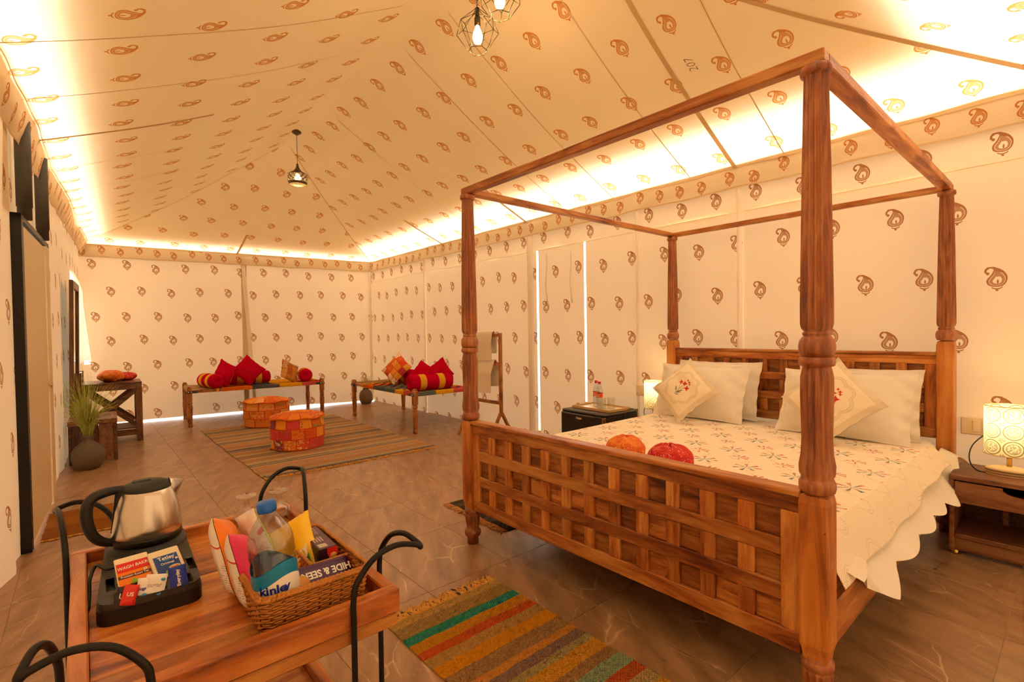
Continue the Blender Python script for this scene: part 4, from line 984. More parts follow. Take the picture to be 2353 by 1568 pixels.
# on the far cot
bolster((-6.02, -.36, zc), .22, .5, .105, 'red bolster with yellow bands at the rope-laced end of the far-wall cot')
bolster((-6.22, .20, zc), PI/2-.06, .62, .10, 'red bolster with yellow bands lying behind the plain red diamond cushion')
bolster((-6.02, 1.0, zc), -.25, .46, .105, 'red bolster at the pink-taped end of the far-wall cot')
sq_cushion((-5.93, .13, .755), .36, .14, PI/2-.05, -.30, PI/4, [M['red'], M['red']], 'plain red cushion standing on its corner on the cot behind the poufs')
sq_cushion((-6.05, -.17, .715), .36, .11, .62, -.25, .38, [M['red'], M['patchd']], 'cushion with patchwork face and red back leaning on the bolster by the rope lacing', mi=(0, 1))
sq_cushion((-6.02, .76, .69), .34, .11, PI/2+.55, -.35, .5, [M['patchd'], M['red']], 'patchwork cushion leaning on the red bolster at the pink-taped end of the far-wall cot')
# on the cot by the rack
bolster((-4.55, 2.0, zc), .1, .62, .105, 'red bolster lying behind the bright orange patchwork cushion')
bolster((-3.34, 1.76, zc), PI/2-.1, .64, .105, 'red bolster with two yellow bands along the end rail of the towel rack cot')
bolster((-3.68, 2.03, zc), .55, .56, .105, 'red bolster at the back of the towel rack cot behind two red cushions')
sq_cushion((-4.42, 1.83, .745), .40, .12, .42, -.42, PI/4-.12, [M['patchc'], M['red']], 'bright orange patchwork cushion standing on its corner on the cot by the towel rack')
sq_cushion((-3.70, 1.86, .70), .34, .11, .75, -.55, .55, [M['red'], M['patchd']], 'red cushion leaning forward between the bolsters of the towel rack cot')
sq_cushion((-3.52, 2.02, .73), .33, .10, .62, -.35, .9, [M['red'], M['patchd']], 'red cushion peeking from behind another red one on the towel rack cot')
# poufs -------------------------------------------------------------------------
def pouf(loc, r, h, m, label, rz, topm):
    t_ = thing('pouf', loc, label, 'pouf', rz)
    def fn(a, b):
        th = 2*PI*a; k = 1+.05*math.sin(PI*b)-.02*math.sin(PI*b*3)**2+.012*nz(math.cos(th)*3, math.sin(th)*3, b*4)
        return Vector((r*.96*k*math.cos(th), r*.96*k*math.sin(th), .012+(h*.84)*b))
    G().grid(fn, 60, 14, lambda a, b: (a, b)).obj('side_patchwork', m, t_)
    def top(a, b):
        th = 2*PI*b; rr = r*1.0*a
        return Vector((rr*math.cos(th), rr*math.sin(th), h-(h*.14)*a**3+.008*math.sin(th*7)*a**4))
    G().grid(top, 14, 60, lambda a, b: (b, a)).obj('top_patchwork', topm, t_)
    G().tube([(r*1.0*math.cos(2*PI*k/60), r*1.0*math.sin(2*PI*k/60), h*.86+.008*math.sin(2*PI*k/60*7)) for k in range(60)], .007, 6, closed=True).obj('piping', M['t_or'], t_)
    G().lathe([(r*.9, 0), (r*.95, .006), (r*.96, .02)], 40).obj('bottom', M['t_or'], t_)
    return t_
M['patcht'] = patch_mat('pouf_top', ['#e8862e', '#e2702a', '#ea9a44', '#d9602a', '#e8a860', '#e07a30', '#eeb070', '#d9702f'], 12, 2, 4, .5)
pouf((-3.46, .065, .009), .29, .405, M['patch1'], 'round pouf in red and purple patchwork on the striped rug', .6, M['patcht'])
pouf((-5.2, .19, .009), .30, .40, M['patch2'], 'round pouf in faded orange patchwork in front of the far cot', 2, M['patcht'])

# ================================================================== RUGS
def rug_mat(name, stops, freq=260, axis=0, diag=0.0, length=1.0, dark=.45, rpt=False):
    m, t, p = newmat(name); u, v, _ = t.sep(t.n('TexCoord').outputs['UV'])
    a = t.m('ADD', u, t.m('MULTIPLY', t.m('SUBTRACT', t.noise(t.comb(t.m('MULTIPLY', v, 1.0), t.m('MULTIPLY', u, 40.0)), 2.5, 3), .5), .012))
    q_ = t.m('DIVIDE', a, length)
    c = t.ramp(t.m('FRACT', q_) if rpt else q_, [(q, srgb(x)) for q, x in stops], 'CONSTANT')
    w1 = t.m('SINE', t.m('MULTIPLY', u, freq*2.0)); w2 = t.m('SINE', t.m('ADD', t.m('MULTIPLY', v, freq*1.5), t.m('MULTIPLY', u, freq*diag)))
    h = t.m('MULTIPLY', w1, w2)
    n2 = t.noise(t.comb(t.m('MULTIPLY', v, 6.0), t.m('MULTIPLY', u, 90.0)), 3, 3)
    c = t.mix(t.m('MULTIPLY', t.m('ADD', t.m('MULTIPLY', h, .25), t.m('MULTIPLY', n2, .75)), dark), c, srgb('#5a3a1c'))
    t.put(p.inputs['Base Color'], c); p.inputs['Roughness'].default_value = .95; p.inputs['Specular IOR Level'].default_value = .05
    t.put(p.inputs['Normal'], t.bump(h, .8, .006)); return m
def rug(name, x0, x1, y0, y1, m, label, fr_sides, fr_mats, rz=0, amp=.006, th=.008, fl=.05, nf=60, stripes=None, uv_along='x'):
    cx, cy_ = (x0+x1)/2, (y0+y1)/2
    t_ = thing(name, (cx, cy_, 0), label, 'rug', rz); L, W = x1-x0, y1-y0
    fn = lambda a, b: Vector((-L/2+L*a+amp*nz(b*7, a*2, x0), -W/2+W*b+amp*1.3*nz(a*8, b*2, y0+4), th+.003*nz(a*5, b*5, 7)*0))
    G().slab(fn, 40, 24, th-.001, uvf=lambda a, b: (L*a, W*b) if uv_along == 'x' else (W*b, L*a)).obj('weave', m, t_)
    for side in fr_sides:
        gs = [G() for _ in fr_mats]
        for k in range(nf):
            f = (k+random.random()*.6)/nf
            if side in '-+': p = fn(1 if side == '+' else 0, f); d = Vector((1 if side == '+' else -1, 0, 0))
            else: p = fn(f, 0 if side == 'n' else 1); d = Vector((0, -1 if side == 'n' else 1, 0))
            s = Vector((-d.y, d.x, 0)); q = [p-Vector((0, 0, .004))]
            l = fl*random.uniform(.6, 1.1); sw = random.uniform(-.5, .5)
            for i in range(1, 5): q.append(Vector((0, 0, 0))+p+d*(l*i/4)+s*(sw*l*(i/4)**2+.006*math.sin(i*2+k))+Vector((0, 0, -.004+.004*math.sin(i*1.3+k))))
            for z in q: z.z = max(z.z, .0035)
            gs[0 if random.random() < .8 else random.randrange(len(gs))].tube(q, .0036, 4)
        for g_, fm in zip(gs, fr_mats):
            if g_.V: o = g_.obj('fringe', fm, t_); o['kind'] = 'stuff'
    return t_
solid('fr_or', '#d79d48', .95); solid('fr_gr', '#55585a', .95); solid('fr_pk', '#c98a55', .95)
big = []
_seq = ['#c9a878', '#a8866a', '#cdb084', '#8d7a6e', '#b8926a', '#c99468', '#9a8676', '#d0b48a', '#7d6f6c', '#c4a276', '#b58a60', '#a08a78']
_x = 0.0; _k = 0
while _x < .97 and len(big) < 30:
    big.append((_x, _seq[(_k*5+_k//3) % 12])); _x += (.022, .05, .03, .045, .018)[_k % 5]; _k += 1
M['rugbig'] = rug_mat('striped_rag_rug', big, 150, 0, .8, 1.35, .2, True)
R = rug('area_rug', -5.38, -2.36, -.59, 1.21, M['rugbig'], 'large striped woven rug in beige grey and brown under the poufs', '+', [M['fr_or'], M['fr_or']], .0, .02, fl=.07, nf=150)
solid('twillw', '#e0c8a0', .95); solid('twilld', '#33261c', .95)
for xx in (1.44, 1.20, .98, -1.30, -1.08): # black-and-white twill lines
    g = G(); g2 = G()
    for k in range(150):
        y = -.88+1.76*k/150
        (g if k % 2 else g2).add([(xx-.022, y, .0086), (xx+.022, y+.018, .0086), (xx+.022, y+.029, .0086), (xx-.022, y+.011, .0086)], [(0, 1, 2, 3)])
    for q, mm in ((g, 'twillw'), (g2, 'twilld')): o = q.obj('twill_stripe', M[mm], R); o['kind'] = 'stuff'
fr_st = [(0, '#c59c54'), (.05, '#ab884c'), (.13, '#36967a'), (.185, '#cf8a1e'), (.25, '#cf5a26'), (.30, '#c09048'), (.36, '#d98e16'), (.43, '#a87e4c'), (.51, '#d08a3a'), (.55, '#927262'), (.60, '#aa985e'), (.64, '#d0922a'), (.71, '#a87c4c'), (.76, '#90a47c'), (.83, '#c25a28'), (.89, '#b89c5c'), (.95, '#d0922a')]
M['rugf'] = rug_mat('striped_kilim', fr_st, 270, 0, 0., 1.02, .2)
rug('striped_kilim', .46, 1.48, -.80, -.195, M['rugf'], 'multicoloured striped kilim with green and orange bands at the foot of the bed', '-+', [M['fr_or'], M['fr_or'], M['fr_gr']], 0, .005, fl=.075, nf=120)
M['rugo'] = rug_mat('orange_mat_weave', [(0, '#b8702a'), (.3, '#c07a2e'), (.6, '#b06a28')], 300, 0, 0., .6, .35)
rug('doormat', -2.48, -1.86, -2.0, -1.64, M['rugo'], 'plain orange woven mat on the floor in front of the door', '+', [M['fr_or']], -.03, .006, fl=.02, nf=50)
M['rugd'] = rug_mat('dark_bedside_weave', [(0, '#4a4438'), (.1, '#5c5446'), (.2, '#3c3830'), (.35, '#6a5f4c'), (.5, '#464034'), (.7, '#5a5244'), (.85, '#3a352c')], 200, 0, 0., .6, .4)
rug('bedside_rug', -.66, .03, .27, 1.62, M['rugd'], 'dark grey olive bedside rug with tan fringe tucked partly under the bed', 'n', [M['fr_pk'], M['fr_or'], M['fr_gr']], -.02, .006, fl=.06, nf=90)

# ================================================================== LUGGAGE BENCH, STOOL, MIRROR
lb = thing('luggage_bench', (-5.235, -1.23, 0), 'dark wooden luggage bench with X sides and slatted shelf', 'bench', -.03)
X0, X1, Y0, Y1, H = -.62, 0, -.60, 0, .735
for x in (X1-.03, X0+.03):
    for y in (Y1-.03, Y0+.03): bx('leg', (x-.03, y-.03, 0), (x+.03, y+.03, H-.07), M['darkz'], lb)
for y in (Y1-.03, Y0+.03): bx('apron', (X0, y-.028, H-.07), (X1, y+.028, H-.02), M['darkx'], lb)
for x in (X1-.03, X0+.03): bx('apron', (x-.028, Y0+.058, H-.09), (x+.028, Y1-.058, H-.02), M['dark'], lb)
n = 7
for k in range(n):
    a = X0+(X1-X0)*k/n; bx('top_plank', (a+.002, Y0, H-.02), (a+(X1-X0)/n-.002, Y1, H), M['dark'], lb)
for x in (X1-.03, X0+.03):
    G().bar((x, Y1-.06, H-.1), (x, Y0+.06, .2), .05, .03, (1, 0, 0)).obj('cross_brace', M['dark'], lb); G().bar((x+.004, Y0+.06, H-.1), (x+.004, Y1-.06, .2), .05, .03, (1, 0, 0)).obj('cross_brace', M['dark'], lb)
    bx('low_rail', (x-.025, Y0+.06, .08), (x+.025, Y1-.06, .15), M['dark'], lb)
for k in range(9): bx('shelf_slat', (X0+.06+k*.056, Y0+.02, .152), (X0+.10+k*.056, Y1-.02, .168), M['dark'], lb)
for x in (X1-.03, X0+.03): bx('back_post', (x-.025, Y0, H), (x+.025, Y0+.035, H+.14), M['darkz'], lb)
for z in (H+.03, H+.085): bx('back_slat', (X0+.055, Y0+.005, z), (X1-.055, Y0+.028, z+.042), M['darkx'], lb)
turban((-5.50, -1.52, H+.002), .13, .14, M['turb_o'], 'orange tie-dyed turban lying on the luggage bench', 2, .4, 1.15)
turban((-5.62, -1.36, H+.002), .105, .10, M['turb_r'], 'small red tie-dyed turban lying on the luggage bench', 6)
stl = thing('stool', (-4.2, -1.52, 0), 'low dark wooden box stool in front of the luggage bench', 'stool', -.03)
bx('top', (-.62, -.395, .395), (0, 0, .445), M['walnut'], stl, .004)
bx('side', (-.60, -.035, 0.008), (-.012, -.004, .395), M['dark'], stl); bx('side', (-.60, -.391, 0.008), (-.012, -.36, .395), M['dark'], stl)
bx('front_panel', (-.045, -.36, .008), (-.018, -.155, .395), M['darkz'], stl); bx('front_panel', (-.045, -.153, .008), (-.018, -.035, .395), M['walnut'], stl)
for y in (-.375, -.03): G().lathe([(.012, 0), (.012, .01)], 10, Matrix.Translation((-.04, y, 0))).obj('foot', M['brass'], stl)
mr = thing('wall_mirror', (-4.85, yl(-4.85)+.045, 0), 'tall mirror in a dark wooden frame hung behind the low box stool', 'mirror', -.058)
Xm = Matrix.Rotation(-.02, 4, 'X')
g = G(); g.box((-.31, -.012, .56), (.31, .004, 1.83), Xm); g.obj('mirror_glass', M['mirror'], mr)
for a, b in (((-.38, -.015, .48), (-.30, .02, 1.9)), ((.30, -.015, .48), (.38, .02, 1.9))): G().box(a, b, Xm, .004).obj('frame_stile', M['darkz'], mr)
for a, b in (((-.30, -.015, 1.82), (.30, .02, 1.9)), ((-.30, -.015, .48), (.30, .02, .57))): G().box(a, b, Xm, .004).obj('frame_rail', M['darkx'], mr)
# vases
def vase(loc, prof, label, gm, ng, gh, spread, droop):
    t_ = thing('vase', loc, label, 'vase')
    G().lathe(prof, 32, cap=True).obj('pot', M['clay'], t_)
    zt = prof[-1][1]-.05; g = G()
    for k in range(ng):
        a = random.uniform(0, 2*PI); r0 = random.uniform(0, .03); L = gh*random.uniform(.6, 1.05); s = spread*random.random()**1.3; dr = droop*random.random()**2
        P = []
        for i in range(6):
            q = i/5; rr = r0+s*L*q**1.6+dr*L*q**3*.6; zz = zt+L*q*(1-.25*s)-dr*L*q**3*.7
            P.append((max(-.36, min(.36, rr*math.cos(a+q*.3))), max(-.17, min(.24, rr*math.sin(a+q*.3))), max(zz, .02)))
        g.tube(P, .002, 3, rr=[.0022, .002, .0018, .0015, .0012, .0007])
    o = g.obj('grass', gm, t_); o['kind'] = 'stuff'; return t_
vase((-3.97, -1.76, 0), [(.07, 0), (.085, .005), (.12, .06), (.134, .125), (.128, .18), (.10, .225), (.06, .255), (.042, .275), (.042, .3), (.058, .322), (.06, .33), (.05, .33), (.038, .31)], 'dark clay vase of tall green grass in front of the stool', M['grass'], 300, .68, .36, .7)
vase((-6.2, 2.14, 0), [(.07, 0), (.085, .005), (.115, .07), (.12, .14), (.11, .2), (.085, .24), (.06, .26), (.05, .275), (.06, .285), (.05, .285)], 'dark clay vase of pale dried grass in the tent corner', M['grass2'], 140, .32, .55, .3)

# ================================================================== PENDANT LAMPS
M['cage'] = mat('bronze_wire', (.10, .07, .035), .35, .8)
def wire_pendant(x, y, zb, label, rz):
    ztop = roofz(x, y)
    t_ = thing('wire_pendant_lamp', (x, y, zb), label, 'lamp', rz)
    A = [(.118*math.cos(2*PI*k/6), .118*math.sin(2*PI*k/6), .055) for k in range(6)]
    B = [(.137*math.cos(2*PI*(k+.5)/6), .137*math.sin(2*PI*(k+.5)/6), -.01) for k in range(6)]
    Cc = [(.062*math.cos(2*PI*(k+.5)/6), .062*math.sin(2*PI*(k+.5)/6), -.115) for k in range(6)]
    g = G()
    for k in range(6):
        for p, q in (((0, 0, .165), A[k]), (A[k], A[(k+1) % 6]), (A[k], B[k]), (A[k], B[k-1]), (B[k], Cc[k]), (Cc[k], Cc[(k+1) % 6])): g.tube([p, q], .0022, 5)
    g.obj('wire_cage', M['cage'], t_)
    G().lathe([(.006, .165), (.014, .16), (.014, .10), (.02, .095), (.02, .05), (.016, .045)], 14).obj('lamp_holder', M['cage'], t_)
    G().lathe([(.012, .045), (.016, .03), (.03, -.005), (.033, -.035), (.025, -.06), (.004, -.072)], 18).obj('bulb', M['filbulb'], t_)
    G().tube([(0, 0, .16), (0, 0, ztop-zb)], .003, 6).obj('cord', M['black'], t_)
    point('bulb_light', (0, 0, -.1), 6, .03, t_, (1, .7, .36))
def roofz(x, y):
    if y > .25: A, B = FRc, NRc
    else: A, B = FLc, NLc
    t = (y-2.42)/(.25-2.42) if y > .25 else (y+2.1)/(.25+2.1)
    xa, xb = A[0]+(RG1[0]-A[0])*t, B[0]+(RG2[0]-B[0])*t
    return RP['R' if y > .25 else 'L'](max(0, min(1, (x-xa)/(xb-xa))), max(0, min(1, t))).z-.003
wire_pendant(-.16, .22, 3.245, 'lit wire cage pendant lamp hanging lower of the pair', .3)
wire_pendant(.13, .17, 3.31, 'lit wire cage pendant lamp hanging higher of the pair', .8)
jx, jy, jz = -3.68, .2, 3.07
jp = thing('lattice_pendant_lamp', (jx, jy, jz), 'dark pierced metal pendant lamp hanging at the far end of the ridge', 'lamp')
M['jaali'] = mat('antique_metal', (.16, .11, .06), .4, .7)
jr = roofz(jx, jy)-jz
G().lathe([(.012, .245), (.013, .225), (.02, .20), (.034, .175), (.055, .152), (.085, .135), (.1, .122), (.102, .115)], 28, cap=False).obj('shade_dome', M['jaali'], jp)
G().lathe([(.104, .028), (.1045, .02), (.098, 0), (.096, .002), (.102, .02), (.102, .028)], 28, cap=False).obj('shade_rim', M['jaali'], jp)
g = G()
for rw_, z in ((0, .048), (1, .072), (0, .096)):
    for k in range(12):
        a = 2*PI*(k+.5*rw_)/12
        g.tube([(.104*math.cos(a+.024*11*math.cos(q)/1.1), .104*math.sin(a+.024*11*math.cos(q)/1.1), z+.024*math.sin(q)) for q in [2*PI*i/12 for i in range(12)]], .0032, 4, closed=True)
g.obj('lattice_band', M['jaali'], jp)
G().lathe([(.014, .13), (.032, .1), (.034, .07), (.02, .045), (.002, .04)], 16).obj('bulb', M['filbulb'], jp)
G().tube([(0, 0, .24), (0, 0, jr-.03)], .003, 6).obj('cord', M['black'], jp)
G().lathe([(.01, jr-.07), (.05, jr-.045), (.055, jr-.03), (.03, jr-.01), (.008, jr)], 20).obj('ceiling_rose', M['jaali'], jp)
point('bulb_light', (0, 0, .03), 4, .03, jp, (1, .75, .4))

# ================================================================== TROLLEY
x0, x1, y0, y1 = .775, 1.50, -1.815, -1.285
tr = thing('serving_trolley', (x0, y0, 0), 'sheesham wood serving trolley with black iron looped handles', 'trolley')
W, D = x1-x0, y1-y0
def traypart(z, name, front):
    tp = bx(name, (.028, .028, z), (W-.028, D-.028, z+.012), M['cart'], tr)
    # inlaid planks of differing grain
    nb = 5; last = 0
    cuts = [.028, .17, .30, .46, .60, W-.028]
    for k in range(5): bx('plank', (cuts[k]+.0008, .0285, z+.012), (cuts[k+1]-.0008, D-.0285, z+.0155), M['cart'], tp, .001)
    bx('rim', (0, 0, z-.005), (.028, D, z+.045), M['cart'], tp); bx('rim', (W-.028, 0, z-.005), (W, D, z+.045), M['cart'], tp)
    bx('rim', (.028, 0, z-.005), (W-.028, .028, z+.045), M['cartx'], tp); bx('rim', (.028, D-.028, z-.005), (W-.028, D, z+.045), M['cartx'], tp)
    bx('base_frame', (.004, .004, z-.035), (W-.004, D-.004, z-.008), M['cart'], tp)
traypart(.705, 'upper_tray', 1); traypart(.30, 'lower_tray', 1)
def loop(cx, cy_, sx, sy, tip, hx=.10, hy=.09):
    """iron hairpin straddling a corner: one rod on the x face, one on the y face"""
    a = Vector((cx+sx*.007, cy_-sy*hy, 0)); b = Vector((cx-sx*hx, cy_+sy*.007, 0)); tp = Vector((cx+tip[0], cy_+tip[1], tip[2])); zt = tip[2]
    def f(p):
        q = Vector((tp.x, tp.y, 0)); k = lambda t, z: Vector((p.x+(q.x-p.x)*t, p.y+(q.y-p.y)*t, z))
        return [k(0, .02), k(0, .4), k(0, .70), k(0, .76), k(.06, zt-.035), k(.3, zt+.004), k(.62, zt+.018), k(.92, zt+.008)]
    P = f(a)+[tp]+f(b)[::-1]
    G().tube(catmull(P, 6), .0062, 8).obj('iron_handle', M['blackmetal'], tr)
loop(W, D, 1, 1, (.02, .04, .832), .11, .105); loop(0, D, -1, 1, (-.05, .05, .835), .12, .09); loop(0, 0, -1, -1, (-.06, -.03, .845), .17, .09); loop(W, 0, 1, -1, (-.0, -.045, .825), .1, .10)
for cx in (.05, W-.05):
    for cy_ in (.05, D-.05):
        g = G(); X = frame((cx, cy_-.012, .03), (1, 0, 0), (0, 0, 1)); g.lathe([(.012, -.012), (.03, -.012), (.03, .012), (.012, .012)], 16, X); g.box((cx-.012, cy_-.012, .03), (cx+.012, cy_+.012, .265)); g.obj('castor', M['blackmetal'], tr)
TZ = .7205
# welcome tray with kettle -------------------------------------------------------
wt = thing('hospitality_tray', (.995, -1.672, TZ), 'dark grey plastic tray with compartments for tea sachets', 'tray', 0)
def rounded(pts, r=.03, n=5):
    out = []; N = len(pts)
    for i in range(N):
        p, a, b = Vector(pts[i]), Vector(pts[i-1]), Vector(pts[(i+1) % N])
        u = (a-p).normalized(); v = (b-p).normalized(); s, e = p+u*r, p+v*r
        for k in range(n+1):
            t = k/n; out.append(tuple(s*(1-t)**2+p*2*t*(1-t)+e*t*t))
    return out
outl = rounded([(-.21, -.078), (.20, -.105), (.212, .075), (-.20, .092)][::1], .035)
G().prism(outl, 0, .027).obj('tray_body', M['black'], wt)
top_poly = [(x*.985, y*.97) for x, y in outl]
# deck built as strips around real wells
wells = [(.148, .198, -.075, -.042), (.148, .198, -.032, .012), (.148, .198, .022, .06), (.06, .13, -.085, -.07), (.06, .13, .062, .076)]
G().prism(top_poly, .027, .0285).obj('well_floor', M['black'], wt)
def deck():
    g = G(); n = len(top_poly)
    xsb = sorted({-.21*.985, .2}|{a for q in wells for a in q[:2]}); 
    # slice polygon by x into strips, then subtract wells in y
    def yr_(x):
        ys_ = []
        for i in range(n):
            (ax, ay), (bx_, by) = top_poly[i], top_poly[(i+1) % n]
            if (ax-x)*(bx_-x) <= 0 and abs(ax-bx_) > 1e-9: ys_.append(ay+(by-ay)*(x-ax)/(bx_-ax))
        return (min(ys_), max(ys_)) if ys_ else None
    N = 74; xa = min(p[0] for p in top_poly)+1e-4; xb = max(p[0] for p in top_poly)-1e-4
    xs_ = sorted(set([xa+(xb-xa)*k/N for k in range(N+1)]+[w_ for q in wells for w_ in q[:2]]))
    for i in range(len(xs_)-1):
        c = (xs_[i]+xs_[i+1])/2; r0, r1 = yr_(xs_[i]), yr_(xs_[i+1])
        if not r0 or not r1: continue
        hol = sorted([(q[2], q[3]) for q in wells if q[0] < c < q[1]])
        segs = []; lo0, lo1 = r0[0], r1[0]
        for h0, h1 in hol: segs.append((lo0, lo1, h0, h0)); lo0 = lo1 = h1
        segs.append((lo0, lo1, r0[1], r1[1]))
        for s in segs:
            V = [(xs_[i], s[0], .0285), (xs_[i+1], s[1], .0285), (xs_[i+1], s[3], .0285), (xs_[i], s[2], .0285), (xs_[i], s[0], .042), (xs_[i+1], s[1], .042), (xs_[i+1], s[3], .042), (xs_[i], s[2], .042)]
            g.add(V, [(4, 5, 6, 7), (0, 1, 5, 4), (3, 7, 6, 2)])
    return g
deck().obj('tray_deck', M['grey'], wt)
G().lathe([(.083, .042), (.082, .046), (.07, .05), (.07, .055), (.001, .055)], 36, Matrix.Translation((-.11, .005, 0)), cap=False).obj('kettle_stand', M['black'], wt)
for r in (.092, .098): G().tube([(-.12+r*math.cos(a), .005+r*math.sin(a)*.85, .0425) for a in [PI*.05+k*PI*.4/10 for k in range(11)]], .0012, 4).obj('groove', M['black'], wt)
G().tube(catmull([(-.06, -.02, .046), (0, -.045, .047), (.02, -.08, .05), (-.02, -.098, .05), (.0, -.11, .03), (.04, -.112, .01), (.1, -.115, .004)], 8), .0035, 6).obj('cord', M['black'], wt)
kt = thing('kettle', (.885, -1.667, TZ+.056), 'brushed steel electric kettle with black handle and lid', 'kettle', 0)
G().lathe([(.066, 0), (.072, .003), (.073, .014), (.072, .018)], 40).obj('base_ring', M['black'], kt)
G().lathe([(.071, .018), (.0735, .022), (.0725, .04), (.066, .085), (.058, .115), (.0535, .128), (.052, .130)], 48, cap=False).obj('kettle_body', M['steel'], kt)
G().lathe([(.053, .128), (.054, .134), (.049, .141), (.03, .148), (.001, .149)], 40, cap=False).obj('lid', M['black'], kt)
bx('lid_tab', (-.012, -.03, .144), (.012, .012, .152), M['black'], kt, .004)
hp = catmull([(.0, -.045, .136), (.004, -.075, .137), (.008, -.103, .13), (.01, -.116, .11), (.01, -.117, .075), (.008, -.108, .04), (.005, -.09, .018), (0, -.066, .008)], 6)
G().tube(hp, .0115, 10, rr=[.0095+.003*math.sin(PI*k/(len(hp)-1)) for k in range(len(hp))]).obj('handle', M['black'], kt)
g = G(); g.box((-.012, -.075, .02), (.012, -.056, .135), Matrix.Rotation(-.11, 4, 'X') @ Matrix.Translation((0, -.002, 0)), .006); g.obj('handle_spine', M['black'], kt)
g = G(); g.add([(-.02, .048, .145), (.02, .048, .145), (0, .08, .135), (-.017, .053, .10), (.017, .053, .10), (0, .06, .09)], [(0, 2, 3), (2, 5, 3), (1, 4, 2), (4, 5, 2), (0, 1, 2)], smooth=True); g.obj('spout', M['steel'], kt)
# sachets ------------------------------------------------------------------------
for k, c in (('p_red', '#d9261c'), ('p_or', '#ee7d12'), ('p_brown', '#5a2a20'), ('p_blue', '#2c4d94'), ('p_lblue', '#4aa0d8'), ('p_green', '#7db32c'), ('p_navy', '#1c2f9a'), ('p_pink', '#e02a5c'), ('p_yel', '#f2c400'), ('p_lime', '#c8dc2a'), ('p_white', '#eee6da'), ('p_purple', '#4a1a4e'), ('p_dark', '#2a0f22'), ('p_gold', '#c98a3c'), ('p_vred', '#d8281c'), ('p_teal', '#1583b4'), ('p_capb', '#1462c4'), ('p_grn', '#3c9a34'), ('p_silver', '#b8aca0'), ('p_cup', '#d9954a')): solid(k, c, .32)
XF = lambda o, lean=0.35, yaw=0: frame(o, (math.sin(yaw), math.cos(yaw), 0), (-math.sin(lean)*math.cos(yaw), math.sin(lean)*math.sin(yaw), math.cos(lean)))
def holder(loc, yaw, label):
    t_ = thing('tea_bag_stack', loc, label, 'tea bags', 0)
    return t_
def packet(name, c, wd, ht, th, mats, label, lean, yaw, cat='sachet'):
    X = XF(c, lean, yaw); t_ = thing(name, c, label, cat)
    Y = Matrix.Translation(-Vector(c)) @ X @ Matrix.Scale(.84, 4)
    return t_, Y
# red & orange tea bags (cream tagged bags behind the printed envelope)
c1 = (1.105, -1.709, .783)
t1, Y = packet('tea_packet', c1, 0, 0, 0, 0, 'red and orange tea packet standing in the hospitality tray', .93, -.1)
G().box((-.034, -.032, -.0015), (.034, .032, .0), Y, .0005).obj('envelope', M['p_or'], t1)
G().box((-.034, .006, .0002), (.034, .032, .0008), Y).obj('red_band', M['p_red'], t1); G().box((-.034, -.013, .0002), (.034, -.004, .0008), Y).obj('brown_band', M['p_brown'], t1)
text('print', 'WAGH BAKRI', .0125, M['p_white'], t1, Y @ Matrix.Translation((0, .018, .0012)) @ Matrix.Rotation(.06, 4, 'Z'), .86, .15, .0002)
text('print', 'Premium Assam Tea', .0085, M['p_white'], t1, Y @ Matrix.Translation((0, -.0085, .0012)), .82, 0, .0001)
G().box((.02, -.003, .0009), (.027, .003, .0012), Y).obj('green_mark_box', M['p_white'], t1); G().lathe([(.0015, 0), (.0015, .0002)], 8, Y @ Matrix.Translation((.0235, 0, .0013))).obj('green_mark', M['p_grn'], t1)
for q in range(4): G().box((-.036+.002*q, -.03-.006*q, -.008-.007*q), (.035-.001*q, .052+.004*q, -.0025-.007*q), Y, .003).obj('tea_bag', M['cream'], t1)
G().prism([(-.012, -.031), (.004, -.031), (.012, -.026), (.002, -.023), (-.004, -.016)], .0003, .0009, Y).obj('leaf_print', M['p_green'], t1)
c2 = (1.115, -1.6495, .784)
t2, Y = packet('tea_packet', c2, 0, 0, 0, 0, 'blue tea packet standing in the hospitality tray', .95, -.2)
G().box((-.027, -.03, -.0015), (.027, .03, .0), Y, .0005).obj('envelope', M['p_blue'], t2)
G().prism([(-.023+.046*k/12, .028-.018*math.sin(PI*k/12)) for k in range(13)], .0002, .0006, Y).obj('label_arc', M['p_lblue'], t2)
G().prism([(-.021+.042*k/12, .0275-.015*math.sin(PI*k/12)) for k in range(13)], .0006, .0009, Y).obj('label_arc', M['p_blue'], t2)
text('print', 'Tetley', .0155, M['p_white'], t2, Y @ Matrix.Translation((0, .0195, .0013)), .95, 0, .0003); text('print', 'Original', .0095, M['p_white'], t2, Y @ Matrix.Translation((-.001, .003, .0012)), 1, 0, .0002)
G().lathe([(.013, 0), (.013, .0003)], 20, Y @ Matrix.Translation((.012, -.012, .0003)), ay=.4).obj('cup_print', M['p_white'], t2); G().lathe([(.0105, 0), (.0105, .0004)], 20, Y @ Matrix.Translation((.012, -.0115, .0004)), ay=.32).obj('tea_print', M['p_cup'], t2)
G().prism([(-.012, -.027), (-.004, -.026), (-.002, -.016), (-.01, -.02)], .0003, .0009, Y).obj('leaf_print', M['p_green'], t2)
G().box((.019, .008, .0009), (.025, .0135, .0012), Y).obj('green_mark_box', M['p_white'], t2)
for q in range(4): G().box((-.034+.001*q, -.03-.006*q, -.008-.007*q), (.036-.001*q, .052+.004*q, -.0025-.007*q), Y, .003).obj('tea_bag', M['cream'], t2)
